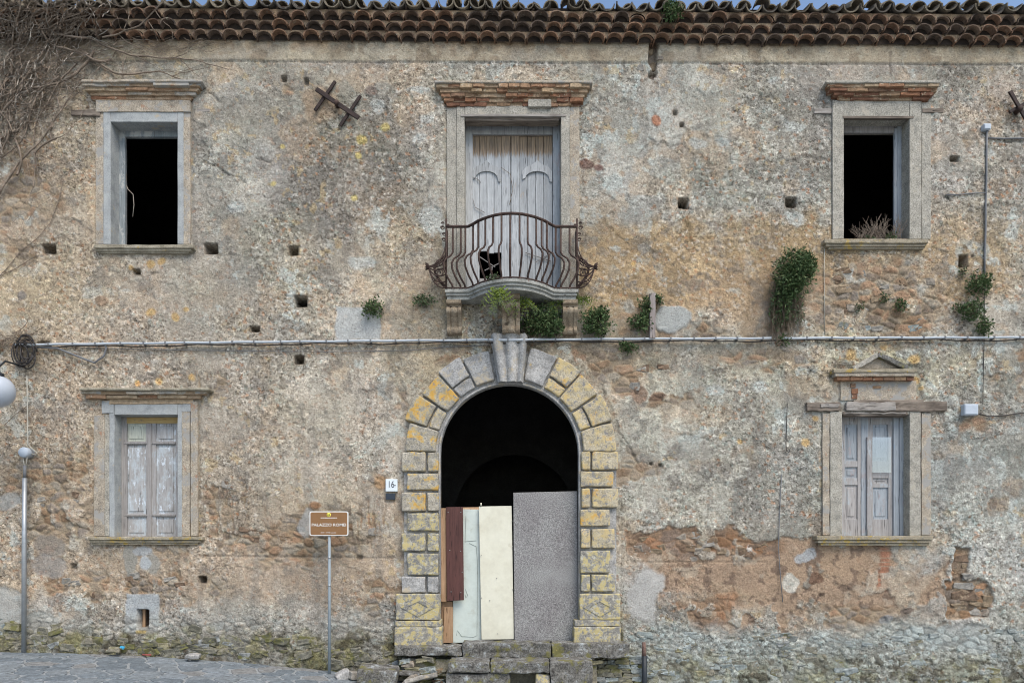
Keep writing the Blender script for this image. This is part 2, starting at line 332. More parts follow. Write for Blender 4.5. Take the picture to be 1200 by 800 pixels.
M['signpole'] = m_plain('grey_painted_pole', (0.25, 0.29, 0.31), 0.5, 0.0, 0.12)
M['conduit'] = m_plain('pale_conduit', (0.44, 0.48, 0.51), 0.5, 0.0, 0.12)
M['cable'] = m_plain('grey_cable', (0.16, 0.165, 0.17), 0.6, 0, 0.2)
M['cable_pale'] = m_plain('pale_cable', (0.40, 0.38, 0.32), 0.6, 0, 0.2)
M['cable_dark'] = m_plain('dark_cable', (0.045, 0.04, 0.038), 0.6, 0, 0.2)
M['boxgrey'] = m_plain('grey_plastic_box', (0.42, 0.47, 0.52), 0.5, 0, 0.08)
M['signbrown'] = m_plain('brown_sign_face', (0.235, 0.125, 0.055), 0.45, 0, 0.08)
M['white'] = m_plain('white_paint', (0.72, 0.71, 0.66), 0.5, 0, 0.05)
M['signyellow'] = m_plain('yellow_emblem', (0.72, 0.60, 0.10), 0.5, 0, 0.05)
M['signgreen'] = m_plain('dark_emblem_mark', (0.10, 0.13, 0.03), 0.5, 0, 0.05)
M['ceramic'] = m_plain('white_glazed_tile', (0.66, 0.72, 0.74), 0.3, 0, 0.08)
M['ink'] = m_plain('black_lettering', (0.025, 0.03, 0.045), 0.5, 0, 0.1)
M['plaque'] = m_plain('dark_plaque', (0.035, 0.045, 0.06), 0.4, 0, 0.15)
M['panel_green'] = m_mineral('pale_green_door_paint', [(0.47, 0.52, 0.475), (0.52, 0.575, 0.53), (0.55, 0.60, 0.555)], 2, 12, 0.06, 0.001, patches=[((0.36, 0.355, 0.29), 3.5, 0.52, 0.80), ((0.30, 0.28, 0.22), 22, 0.68, 0.74)], rough=.5)
M['panel_line'] = m_plain('grimy_crack', (0.30, 0.34, 0.31), 0.6, 0, 0.2)
M['panel_cream'] = m_mineral('cream_door_paint', [(0.57, 0.545, 0.43), (0.64, 0.62, 0.50), (0.67, 0.65, 0.535)], 2, 12, 0.05, 0.001, patches=[((0.46, 0.42, 0.31), 3.5, 0.55, 0.82), ((0.30, 0.25, 0.17), 24, 0.70, 0.75)], rough=.42)
M['screw'] = m_plain('screw_steel', (0.30, 0.30, 0.29), 0.4, 0.8, 0.1)
m, nt, b = newmat('chipboard'); v = pos(nt)
n1 = noise_n(nt, v, 62, 3, 0.85); n2 = noise_n(nt, v, 2.2, 4, 0.6)
c = ramp(nt, n1, [(0.34, (0.10, 0.097, 0.093)), (0.5, (0.235, 0.232, 0.226)), (0.66, (0.42, 0.415, 0.40))])
c = mix(nt, 1, c, ramp(nt, n2, [(0.3, (0.80, 0.765, 0.775)), (0.7, (1.10, 1.11, 1.09))]), 'MULTIPLY')
nt.links.new(c, b.inputs['Base Color']); bump(nt, b, n1, 0.002); M['chip'] = m
M['globe'] = m_plain('opal_lamp_glass', (0.42, 0.46, 0.51), 0.25, 0, 0.03)
M['pipe_dark'] = m_plain('dark_drain_pipe', (0.025, 0.03, 0.035), 0.45, 0, 0.2)
M['pipe_red'] = m_mineral('rusted_pipe', [(0.07, 0.05, 0.045), (0.16, 0.10, 0.08), (0.22, 0.16, 0.13)], 20, 90, 0.3, 0.002)
M['blue'] = m_plain('blue_plastic', (0.04, 0.30, 0.50), 0.4, 0, 0.1)
M['red'] = m_plain('dull_red_plastic', (0.25, 0.07, 0.06), 0.5, 0, 0.1)
def m_leaf(name, a, bb, cc):
    m, nt, b = newmat(name); v = pos(nt); n = noise_n(nt, v, 45, 3, 0.8)
    c = ramp(nt, n, [(0.25, a), (0.5, bb), (0.75, cc)])
    nt.links.new(c, b.inputs['Base Color']); b.inputs['Roughness'].default_value = 0.6
    b.inputs['Specular IOR Level'].default_value = 0.2
    return m
M['leaf'] = m_leaf('green_leaves', (0.026, 0.045, 0.018), (0.055, 0.095, 0.035), (0.12, 0.165, 0.06))
M['leaf_young'] = m_leaf('young_leaves', (0.06, 0.085, 0.03), (0.11, 0.14, 0.055), (0.19, 0.21, 0.09))
M['leaf2'] = m_leaf('grey_green_leaves', (0.045, 0.065, 0.03), (0.085, 0.12, 0.06), (0.15, 0.18, 0.09))
M['leaf_fresh'] = m_leaf('yellow_green_fern', (0.05, 0.085, 0.012), (0.13, 0.18, 0.025), (0.26, 0.29, 0.05))
M['dry'] = m_leaf('dry_stems', (0.10, 0.075, 0.05), (0.18, 0.14, 0.10), (0.28, 0.235, 0.18))
M['twig'] = m_leaf('dry_vine_twigs', (0.11, 0.082, 0.06), (0.19, 0.148, 0.11), (0.33, 0.28, 0.225))
M['twig_pale'] = m_leaf('pale_vine_stems', (0.19, 0.16, 0.13), (0.30, 0.27, 0.225), (0.42, 0.38, 0.33))
m, nt, b = newmat('window_glass')
nt.nodes.remove(b); out = nt.nodes['Material Output']
gl = nd(nt, 'ShaderNodeBsdfGlossy'); gl.inputs['Roughness'].default_value = 0.02; gl.inputs['Color'].default_value = (0.95, 0.95, 0.95, 1)
tr = nd(nt, 'ShaderNodeBsdfTransparent'); tr.inputs['Color'].default_value = (0.8, 0.82, 0.84, 1)
ms = nd(nt, 'ShaderNodeMixShader'); ms.inputs[0].default_value = 0.17
nt.links.new(tr.outputs[0], ms.inputs[1]); nt.links.new(gl.outputs[0], ms.inputs[2]); nt.links.new(ms.outputs[0], out.inputs[0]); M['glass'] = m

# ------------------------------------------------------------------ street
def street_py(px):
    px = np.asarray(px, dtype=float)
    a = 763+0.010*px+0.00012*np.clip(px, 0, 420)**2
    return a+np.where(px > 420, (px-420)*0.10, 0)
def street_z(x):
    px = np.clip(np.asarray(x)/S+600, -200, 1700)
    return (760-street_py(px))*S
xs = np.concatenate([[-160, -60, -25], np.linspace(-14, 14, 113), [25, 60, 160]])
ys = [-160, -60, -25, -12, -8, -5, -3, -2, -1, -0.5, 0, 0.4, 2, 60]
vv = [(x, y, float(street_z(x))) for y in ys for x in xs]; nx = len(xs)
ff = [(j*nx+i, j*nx+i+1, (j+1)*nx+i+1, (j+1)*nx+i) for j in range(len(ys)-1) for i in range(nx-1)]
me = bpy.data.meshes.new('street'); me.from_pydata(vv, [], ff)
street = link('street', me, M['joint']); street['kind'] = 'structure'

def clip_poly(poly, nx_, ny_, c):
    out = []
    for i in range(len(poly)):
        a, b = poly[i], poly[(i+1) % len(poly)]
        da, db = a[0]*nx_+a[1]*ny_-c, b[0]*nx_+b[1]*ny_-c
        if da <= 0: out.append(a)
        if (da < 0 < db) or (db < 0 < da):
            t = da/(da-db); out.append((a[0]+(b[0]-a[0])*t, a[1]+(b[1]-a[1])*t))
    return out
seeds = []
for j in range(12):
    for i in range(30):
        seeds.append((-11.2+i*0.38+(j % 2)*0.19+rng.uniform(-.14, .14), -0.13-j*0.30+rng.uniform(-.09, .09)))
nflag = 0
for a in seeds:
    if not (-10.8 < a[0] < -1.7 and a[1] > -3.3): continue
    poly = [(a[0]-.6, a[1]-.6), (a[0]+.6, a[1]-.6), (a[0]+.6, a[1]+.6), (a[0]-.6, a[1]+.6)]
    for b_ in seeds:
        if b_ is a or abs(b_[0]-a[0]) > 1.3 or abs(b_[1]-a[1]) > 1.3: continue
        dx, dy = b_[0]-a[0], b_[1]-a[1]; L = math.hypot(dx, dy)
        poly = clip_poly(poly, dx/L, dy/L, (a[0]*dx+a[1]*dy)/L+L/2-0.015)
        if len(poly) < 3: break
    if len(poly) < 3: continue
    poly = [(x, min(y, -0.10)) for x, y in poly]
    # soften corners
    rp = []
    for i in range(len(poly)):
        p0, p1, p2 = Vector(poly[i-1]), Vector(poly[i]), Vector(poly[(i+1) % len(poly)])
        rp += [p1.lerp(p0, 0.22), p1.lerp(p2, 0.22)]
    cx = sum(p.x for p in rp)/len(rp); cy = sum(p.y for p in rp)/len(rp); c0 = Vector((cx, cy))
    hgt = rng.uniform(0.008, 0.016); n = len(rp); v = []
    for f_, h in ((1.0, -0.03), (0.985, hgt*0.6), (0.93, hgt)):
        for p in rp:
            q = c0.lerp(p, f_); v.append((q.x, q.y, float(street_z(q.x))+h))
    f = [(k*n+i, k*n+(i+1) % n, (k+1)*n+(i+1) % n, (k+1)*n+i) for k in range(2) for i in range(n)]+[tuple(2*n+i for i in range(n))]
    MB().add(v, f).build('flagstone', M['flag'], street); nflag += 1

# ------------------------------------------------------------------ palazzo : facade wall
palazzo = tag(empty('palazzo', (0, 0, float(street_z(0)))), 'abandoned two-storey stone palazzo with arched portal, small balcony and tiled eaves', 'building')

def h2(i, j, seed):
    n = (i.astype(np.int64)*374761393 + j.astype(np.int64)*668265263 + seed*974634541) & 0xffffffff
    n = ((n ^ (n >> 13))*1274126177) & 0xffffffff
    n = ((n ^ (n >> 16))*2246822519) & 0xffffffff
    return ((n ^ (n >> 15)) & 0xffffff)/float(0xffffff)
def vnoise(u, v, sc, seed):
    a, b = u/sc, v/sc; i, j = np.floor(a), np.floor(b); fa, fb = a-i, b-j
    fa = fa*fa*(3-2*fa); fb = fb*fb*(3-2*fb)
    i = i.astype(np.int64); j = j.astype(np.int64)
    return (h2(i, j, seed)*(1-fa)+h2(i+1, j, seed)*fa)*(1-fb)+(h2(i, j+1, seed)*(1-fa)+h2(i+1, j+1, seed)*fa)*fb
def fbm(u, v, sc, seed, oc=4, g=0.55):
    t = 0; a = 1; s = 0
    for o in range(oc):
        t = t+a*vnoise(u+o*37.3, v-o*19.1, sc, seed+o*11); s += a; a *= g; sc *= 0.5
    return t/s
def voro(u, v, su, sv, seed):
    a, b = u/su, v/sv; i0, j0 = np.floor(a).astype(np.int64), np.floor(b).astype(np.int64)
    f1 = np.full(a.shape, 9.0); f2 = np.full(a.shape, 9.0); idv = np.zeros(a.shape); id2 = np.zeros(a.shape)
    for di in (-1, 0, 1):
        for dj in (-1, 0, 1):
            i, j = i0+di, j0+dj
            d = np.hypot(i+h2(i, j, seed)-a, j+h2(i, j, seed+5)-b)
            m = d < f1
            f2 = np.where(m, f1, np.minimum(f2, d)); idv = np.where(m, h2(i, j, seed+9), idv); id2 = np.where(m, h2(i, j, seed+14), id2)
            f1 = np.where(m, d, f1)
    return f1, f2, idv, id2
def ss(a, b, x):
    t = np.clip((x-a)/(b-a), 0, 1); return t*t*(3-2*t)

STEP = 0.0165/S
us = np.concatenate([np.arange(-260, -130, 8.0), np.arange(-130, -45, 3.0), np.arange(-45, 1245, STEP), np.arange(1247, 1330, 3.0), np.arange(1334, 1470, 8.0)])
vs_ = np.arange(24, 905, STEP)
U, V = np.meshgrid(us, vs_)
n_big = fbm(U, V, 190, 1); n_mid = fbm(U, V, 62, 21); n_sm = fbm(U, V, 22, 41, 4, 0.6); n_fine = fbm(U, V, 8, 61, 3, 0.65)
Uw = U+(fbm(U, V, 26, 81, 3)-0.5)*22; Vw = V+(fbm(U, V, 26, 91, 3)-0.5)*22
Us_ = U+(n_sm-0.5)*16; Vs_ = V+(fbm(U, V, 20, 97, 3)-0.5)*10
Uf = U+(n_fine-0.5)*7; Vf = V+(fbm(U, V, 8, 71, 3)-0.5)*7

def ell(u0, v0, ru, rv, edge=0.5, warp=1.0, rag=0.0):
    uu = U+(Uw-U)*warp; vv_ = V+(Vw-V)*warp
    d = np.sqrt(((uu-u0)/ru)**2+((vv_-v0)/rv)**2)
    if rag: d = d+(n_sm-0.5)*rag
    return ss(1+edge, 1-edge, d)
def rect(u0, u1, v0, v1, e=1.5, warp=0.0):
    uu = U+(Uw-U)*warp; vv_ = V+(Vw-V)*warp
    return ss(u0-e, u0+e, uu)*ss(u1+e, u1-e, uu)*ss(v0-e, v0+e, vv_)*ss(v1+e, v1-e, vv_)

GR = np.ones(U.shape); C = np.zeros(U.shape+(3,)); Dp = np.zeros(U.shape)   # colour, relief towards the street
def paint(mask, c, var=None):
    global C
    c = np.array(c, float)
    if var is not None: c = c[None, None, :]*var[..., None]
    C = C*(1-mask[..., None])+c*mask[..., None]

GREY = (0.335, 0.322, 0.290); WARM = (0.395, 0.348, 0.275); OCH = (0.375, 0.285, 0.175); CREAM = (0.47, 0.385, 0.265)
paint(np.ones(U.shape), GREY)
paint(ss(0.42, 0.62, n_big)*0.6, WARM)
paint(ss(0.52, 0.68, n_mid)*0.55, (0.255, 0.245, 0.22))
paint(ss(0.50, 0.66, fbm(U, V, 45, 131))*0.45, (0.40, 0.325, 0.255))
# broad tints of the old lime wash
GO = (0.275, 0.255, 0.215); PALE = (0.45, 0.43, 0.375); COOL = (0.335, 0.34, 0.315); PEACH = (0.475, 0.375, 0.27); OCB = (0.41, 0.295, 0.165); BRN = (0.29, 0.21, 0.135)
for e in [(60, 150, 150, 130, (0.36, 0.29, 0.205), .8), (40, 320, 150, 110, PEACH, .75), (20, 350, 90, 50, (0.50, 0.41, 0.26), .8), (190, 350, 120, 70, (0.43, 0.40, 0.34), .7), (320, 130, 200, 90, GO, .75), (400, 210, 140, 110, (0.29, 0.26, 0.215), .75), (270, 220, 60, 70, (0.30, 0.29, 0.265), .7),
          (470, 320, 120, 80, (0.40, 0.315, 0.225), .75), (350, 330, 110, 60, (0.385, 0.345, 0.28), .7), (700, 110, 60, 40, (0.46, 0.41, 0.30), .6), (740, 190, 110, 100, (0.315, 0.31, 0.285), .75), (880, 150, 120, 90, GO, .7), (830, 210, 130, 60, (0.38, 0.375, 0.34), .6),
          (810, 315, 150, 52, OCB, .95), (750, 320, 90, 50, (0.43, 0.315, 0.185), .8), (880, 350, 90, 42, BRN, .65), (960, 300, 70, 45, OCB, .8), (1120, 300, 80, 60, (0.395, 0.29, 0.175), .85), (1150, 210, 90, 80, (0.36, 0.335, 0.29), .6), (1010, 345, 90, 50, (0.37, 0.29, 0.20), .7),
          (340, 480, 170, 110, (0.415, 0.375, 0.31), .8), (60, 480, 120, 90, (0.45, 0.365, 0.27), .85), (40, 600, 110, 70, (0.40, 0.315, 0.22), .8), (140, 665, 210, 48, PEACH, .9), (400, 670, 130, 42, (0.46, 0.36, 0.265), .9), (300, 600, 90, 50, (0.385, 0.31, 0.22), .7), (420, 590, 80, 40, (0.40, 0.325, 0.24), .7),
          (640, 425, 260, 26, (0.37, 0.295, 0.19), .6), (840, 520, 130, 110, PALE, .8), (770, 600, 60, 40, (0.43, 0.405, 0.345), .8), (930, 570, 90, 90, (0.36, 0.35, 0.315), .7), (1130, 560, 130, 130, COOL, .85), (1150, 440, 90, 60, (0.335, 0.325, 0.285), .7), (1020, 430, 110, 34, (0.39, 0.35, 0.235), .7), (1170, 690, 70, 60, (0.38, 0.375, 0.35), .8),
          (120, 715, 150, 22, (0.385, 0.375, 0.345), .7), (380, 720, 130, 24, (0.37, 0.36, 0.33), .7), (560, 330, 60, 60, (0.37, 0.31, 0.22), .6)]:
    paint(ell(e[0], e[1], e[2], e[3], 0.55, 2.0, 1.1)*e[5], e[4])
# mottling at hand and arm scale, rain streaks
mt1 = fbm(U, V, 38, 701, 4, 0.6); mt2 = fbm(U, V, 17, 711, 3, 0.6)
C *= (1+0.50*(mt1-0.5)+0.45*(mt2-0.5))[..., None]
C *= np.stack([1+0.10*(mt1-0.5), np.ones(U.shape)*1.005, 0.965-0.14*(fbm(U, V, 55, 721, 3)-0.5)], -1)
paint(ss(0.56, 0.66, fbm(U, V, 30, 731, 4, 0.6))*0.32, (0.445, 0.425, 0.36)); paint(ss(0.60, 0.68, fbm(U, V, 44, 741, 4, 0.6))*0.5, (0.44, 0.335, 0.225))
for e in [(810, 318, 150, 52, OCB, .75), (750, 325, 80, 46, (0.43, 0.315, 0.185), .7), (880, 352, 90, 40, BRN, .6), (960, 300, 60, 40, OCB, .6), (1120, 305, 60, 40, (0.395, 0.29, 0.175), .6), (25, 345, 80, 40, (0.48, 0.39, 0.25), .6), (400, 672, 110, 26, (0.47, 0.37, 0.27), .7), (160, 668, 170, 26, PEACH, .6)]:
    mm = ell(e[0], e[1], e[2], e[3], 0.45, 1.8, 1.2)*e[5]; paint(mm, e[4], 0.75+0.5*n_sm); GR *= 1-0.4*mm
for sc_, sd_, lv, st_ in ((85, 801, .50, .010), (46, 811, .56, .008), (130, 821, .47, .009)):
    fl = fbm(Uf, Vf, sc_, sd_, 5, 0.58); L_ = ss(lv-.004, lv+.004, fl); Dp += L_*st_; C *= (1+0.16*(L_-.5))[..., None]
    ed = np.exp(-((fl-lv)/.0035)**2)*ss(0.45, 0.6, mt1); paint(ed*0.5, (0.17, 0.145, 0.115)); Dp -= ed*.004
paint(ell(150, 540, 330, 190, 0.6, 1.5, 0.8)*0.35, (0.45, 0.365, 0.275)); paint(ell(60, 330, 170, 130, 0.6, 1.5, 0.8)*0.3, (0.45, 0.36, 0.26))
stk = ss(0.54, 0.72, fbm(U, V*0.09, 13, 751, 3, 0.6))*ss(0.40, 0.6, fbm(U, V, 130, 761)); paint(stk*0.40, (0.20, 0.185, 0.16))
# smooth frieze band under the eaves, ending in an incised line
bl = 72.5+0.0035*(U-600)
band = ss(bl+1.0, bl-1.0, V)
paint(band*0.8, (0.40, 0.33, 0.225)); paint(band*ss(0.45, 0.6, n_mid)*0.6, (0.33, 0.30, 0.245))
paint(band*ss(64, 48, V)*ss(0.35, 0.6, n_sm)*0.7, (0.34, 0.225, 0.125)); paint(band*ss(0.55, 0.64, mt1)*0.6, (0.44, 0.39, 0.29)); paint(band*ss(0.60, 0.68, mt2)*0.6, (0.235, 0.18, 0.12)); C *= (1+band*0.5*(n_sm-0.5))[..., None]
# rough-cast speckle : pebbles and pits of the render
rc = 1-0.75*band; GR *= 1-0.6*band; GR *= 0.55+0.45*ss(0.35, 0.55, fbm(U, V, 80, 151))
f1, f2, idv, id2 = voro(Uf, Vf, 5.2, 4.4, 3)
g1, g2, idg, ig2 = voro(U, V, 3.1, 2.8, 33)
reg = ss(0.36, 0.55, fbm(U, V, 80, 151))*0.6+0.4
spk = rc*reg
C *= (1+spk*(0.22*(idv-0.5)+0.25*(idg-0.5)))[..., None]
paint(spk*(idv > 0.87)*ss(0.62, 0.35, f1)*0.3, (0.50, 0.48, 0.43))
paint(spk*(id2 > 0.90)*ss(0.6, 0.4, f1)*0.25, (0.145, 0.125, 0.105))
paint(spk*(idg > 0.92)*0.4, (0.56, 0.53, 0.47)); paint(spk*(ig2 > 0.90)*0.4, (0.12, 0.105, 0.09))
paint(spk*((idg < 0.035))*0.55, (0.40, 0.20, 0.10))
Dp += spk*(ss(0.75, 0.2, f1)*0.007*(0.3+idv)+(idg-0.5)*0.005)+(n_mid-0.5)*0.02+(n_big-0.5)*0.03+(n_fine-0.5)*0.006*rc
Dp += (band-0)*0.012
crack = np.exp(-((V-bl-1.6)/1.0)**2); Dp -= crack*0.014; paint(crack*0.35*(n_sm > 0.42), (0.19, 0.16, 0.125))
# lichen blooms: pale mint, charcoal, orange
lp = ss(0.60, 0.66, fbm(U, V, 18, 171, 4, 0.6))*ss(0.45, 0.62, fbm(U, V, 120, 181))
paint(lp*0.7*rc, (0.45, 0.475, 0.435))
dk = ss(0.62, 0.70, fbm(U, V, 24, 191, 4, 0.65)); paint(dk*0.5*rc, (0.17, 0.155, 0.135))
ol = 0.75*ss(0.69, 0.73, fbm(U, V, 9, 201, 3, 0.6))*ss(0.52, 0.66, fbm(U, V, 90, 211)); paint(ol*0.7*rc, (0.44, 0.33, 0.17))
for u, v, r in [(450, 150, 6), (424, 165, 6), (421, 184, 5), (333, 172, 4), (416, 231, 4), (321, 215, 4), (178, 308, 5), (190, 305, 4), (176, 365, 6), (205, 370, 6), (153, 312, 4), (218, 361, 4), (742, 310, 4),
                (1128, 480, 5), (943, 520, 7), (995, 415, 9), (1072, 420, 7), (1035, 405, 6), (1075, 445, 6), (955, 490, 5), (1080, 455, 4), (260, 452, 4), (185, 447, 6), (225, 442, 7), (160, 450, 5), (868, 517, 4)]:
    paint(ell(u, v, r*.8, r*.8, 0.3, 0.3, 1.5)*0.8, (0.52, 0.42, 0.15) if u < 460 and v < 240 else (0.50, 0.33, 0.13))
for u, v, ru, rv in [(440, 122, 9, 7), (501, 140, 9, 6), (488, 106, 14, 4), (505, 255, 13, 19), (492, 165, 8, 5), (815, 168, 11, 6), (845, 165, 9, 6), (930, 150, 14, 6), (930, 255, 11, 8), (1005, 325, 12, 8), (1163, 180, 8, 6), (910, 95, 7, 5), (274, 243, 9, 7), (1020, 155, 6, 9), (838, 457, 12, 5), (890, 455, 9, 5), (640, 335, 8, 10), (425, 310, 14, 8)]:
    paint(ell(u, v, ru, rv, 0.3, 0.7, 1.0)*0.7, (0.45, 0.465, 0.43), 0.8+0.4*n_fine)
# scattered stones showing through thin render (flat cells)
s1, s2, sid, sid2 = voro(Us_, Vs_, 15, 9, 305)
stone_h = ss(0.02, 0.30, s2-s1)
SC = np.array([(0.25, 0.165, 0.10), (0.30, 0.235, 0.165), (0.20, 0.155, 0.115), (0.31, 0.27, 0.21), (0.235, 0.20, 0.165), (0.33, 0.21, 0.13)])
def rubble(mask, tint=(1, 1, 1), depth=0.02, mort=(0.33, 0.255, 0.165), cover=1.0):
    global C, Dp
    sc = SC[np.minimum((sid*6).astype(int), 5)]*np.array(tint)*(0.75+0.5*n_fine)[..., None]
    sh_ = (0.25+0.75*stone_h)[..., None]; cc = np.array(mort)*(0.7+0.6*n_fine)[..., None]*(1-sh_)+sc*sh_
    m = mask*cover; globals()['GR'] = GR*(1-0.45*mask)
    C = C*(1-m[..., None])+cc*m[..., None]
    Dp = Dp+mask*(stone_h*0.014*(0.5+sid2)-depth)
RN = fbm(U, V, 24, 401, 4, 0.6)
def patchy(u, v, ru, rv, seed, lo=0.46, hi=0.54):
    return ell(u, v, ru, rv, 0.45, 1.2, 0.7)*ss(lo, hi, np.roll(RN, (seed*37 % 500, seed*91 % 900), (0, 1)))
for q in [(60, 585, 62, 48), (95, 540, 26, 46), (265, 600, 46, 42), (395, 620, 88, 28), (330, 660, 40, 20), (205, 690, 70, 22), (60, 615, 60, 22), (245, 450, 30, 12), (690, 430, 60, 34), (745, 450, 40, 20), (785, 465, 36, 14), (900, 420, 60, 14), (1020, 345, 75, 46), (1045, 375, 60, 26), (830, 380, 90, 20), (740, 560, 30, 34), (475, 470, 16, 14), (440, 565, 14, 12), (520, 415, 40, 12), (30, 240, 40, 60), (1130, 170, 14, 14), (1180, 430, 40, 30), (1140, 500, 20, 10), (1150, 590, 40, 14), (450, 700, 34, 34), (300, 640, 160, 20), (100, 690, 130, 20), (340, 105, 6, 6)]:
    rubble(patchy(q[0], q[1], q[2], q[3], 401+int(q[0])), cover=0.9)
for u, v, ru, rv, c in [(769, 142, 5, 6, (0.40, 0.17, 0.09)), (687, 193, 10, 6, (0.17, 0.10, 0.08)), (700, 197, 6, 5, (0.18, 0.10, 0.08)), (435, 107, 7, 6, (0.22, 0.175, 0.145)), (712, 140, 6, 5, (0.25, 0.21, 0.16)), (650, 135, 7, 4, (0.23, 0.19, 0.15)), (375, 122, 22, 22, (0.33, 0.25, 0.17)), (770, 464, 8, 4, (0.24, 0.16, 0.10)), (750, 462, 9, 10, (0.25, 0.17, 0.12)), (771, 466, 10, 4, (0.2, 0.13, 0.09)),
                        (60, 160, 4, 3, (.2, .17, .14)), (27, 345, 5, 5, (.2, .18, .16)), (370, 592, 7, 5, (0.30, 0.16, 0.08)), (445, 565, 8, 8, (0.34, 0.22, 0.12)), (118, 352, 7, 6, (0.30, 0.21, 0.14))]:
    mm = ell(u, v, ru, rv, 0.2, 0.3, 0.6); paint(mm*0.85, c, 0.7+0.6*n_fine); Dp += mm*0.01
# fallen render, lower right: brown earth render laid bare
top_b = 622+(fbm(U, V*0+5, 30, 501, 4, 0.6)-0.5)*26
bm_ = np.zeros(U.shape)
for q in [(800, 640, 78, 24), (860, 672, 118, 48), (780, 690, 40, 30), (960, 690, 95, 50), (1040, 670, 75, 42), (1060, 705, 60, 36), (930, 650, 60, 22), (900, 722, 110, 22)]:
    bm_ = np.maximum(bm_, ell(q[0], q[1], q[2], q[3], 0.05, 1.1, 0.8))
bm_ *= 1-ell(752, 712, 26, 42, 0.1, 0.8, 0.3); bm_ *= ss(729, 735, Uw)
bm_ *= 1-ell(1080, 640, 34, 38, 0.25, 1.0, 0.5)*0.8
bm_ *= 1-0.9*ss(0.585, 0.615, fbm(U, V, 30, 571, 4, 0.62))*ss(690, 715, V+(n_mid-.5)*60)
bm_ *= 1-0.8*ss(0.63, 0.655, fbm(U, V, 34, 577, 4, 0.6))
paint(bm_, (0.325, 0.235, 0.16), 0.75+0.5*n_sm)
paint(bm_*ell(850, 672, 90, 22, 0.5, 1, 0.6)*0.75, (0.385, 0.275, 0.185)); paint(bm_*ell(850, 705, 40, 18, 0.4, 1, 0.6)*0.7, (0.46, 0.355, 0.235)); paint(bm_*ell(1000, 660, 60, 24, 0.4, 1, 0.6)*0.6, (0.40, 0.285, 0.185))
paint(bm_*ss(0.50, 0.62, fbm(U, V, 40, 511))*0.4, (0.235, 0.17, 0.12)); paint(bm_*ss(0.63, 0.67, fbm(U, V, 10, 521, 3, .6))*0.7, (0.145, 0.10, 0.075)); paint(bm_*ss(0.62, 0.70, fbm(U, V, 16, 531, 3, .6))*0.6, (0.43, 0.36, 0.27))
Dp -= bm_*0.022; GR *= 1-0.45*bm_
r3 = bm_*np.maximum(np.maximum(ell(800, 636, 80, 18, 0.3, 1, 0.5), ell(880, 640, 40, 12, 0.3, 1, .5)), ell(830, 712, 50, 20, 0.3, 1, 0.5)*0.9)
rubble(r3, (0.95, 0.82, 0.74), 0.01, (0.27, 0.175, 0.11)); rubble(bm_*ell(1010, 725, 80, 16, 0.3, 1, 0.5), depth=0.005, cover=0.8)
for u, v, ru, rv, c in [(930, 682, 9, 13, (0.50, 0.47, 0.40)), (957, 676, 9, 7, (0.17, 0.105, 0.07)), (968, 694, 3, 3, (0.10, 0.07, 0.05)), (813, 653, 7, 7, (0.25, 0.225, 0.19)), (1065, 717, 8, 6, (0.185, 0.145, 0.115)), (948, 650, 14, 8, (0.36, 0.36, 0.35)), (878, 641, 5, 6, (0.5, 0.46, 0.41)), (1040, 728, 8, 6, (0.24, 0.23, 0.22))]:
    paint(ell(u, v, ru*.85, rv*.85, 0.12, 0.8, 1.2), c, 0.8+0.4*n_fine)
bs = bm_*rect(1030, 1043, 643, 690, 3, 0.5)*((np.mod(V, 4.6) > 1.0)); paint(bs*0.8, (0.34, 0.15, 0.09), 0.7+0.6*n_fine)
jl = np.exp(-((V-658.5)/0.9)**2)*rect(740, 900, 640, 670, 4); Dp -= jl*0.012
jl = np.exp(-((V-(651+0.01*(U-230)))/1.0)**2)*rect(230, 470, 640, 665, 6); Dp -= jl*0.014; paint(jl*.5, (0.2, 0.165, 0.13))
# cement repairs
for u, v, ru, rv, c, hh in [(419, 379, 26, 20, (0.44, 0.45, 0.43), 0.012), (786, 374, 22, 15, (0.38, 0.395, 0.375), 0.03), (166, 719, 19, 24, (0.36, 0.385, 0.39), 0.01), (152, 655, 8, 14, (0.30, 0.29, 0.25), 0.008), (170, 646, 11, 6, (0.38, 0.39, 0.385), 0.008), (180, 658, 9, 12, (0.30, 0.285, 0.245), 0.008), (172, 659, 7, 7, (0.40, 0.425, 0.43), 0.012), (57, 640, 16, 11, (0.21, 0.195, 0.175), 0.0), (60, 662, 20, 15, (0.27, 0.26, 0.245), 0.0), (10, 590, 16, 10, (0.35, 0.36, 0.34), 0.0), (360, 612, 8, 14, (0.36, 0.385, 0.38), 0.004), (12, 715, 20, 26, (0.40, 0.42, 0.40), 0.004), (48, 735, 20, 20, (0.38, 0.40, 0.37), .005), (755, 695, 20, 34, (0.42, 0.41, 0.38), .008), (1125, 745, 60, 14, (0.36, 0.355, 0.33), 0.0)]:
    sq = (u in (419, 166))
    mm = rect(u-ru, u+ru, v-rv, v+rv, 1.2, 0.35) if sq else ell(u, v, ru, rv, 0.14, 0.8, 0.9)
    GR *= 1-0.7*mm
    paint(mm*(0.92 if hh > .006 else .6), c, 0.82+0.36*n_fine); Dp = Dp*(1-mm*0.7)+mm*hh
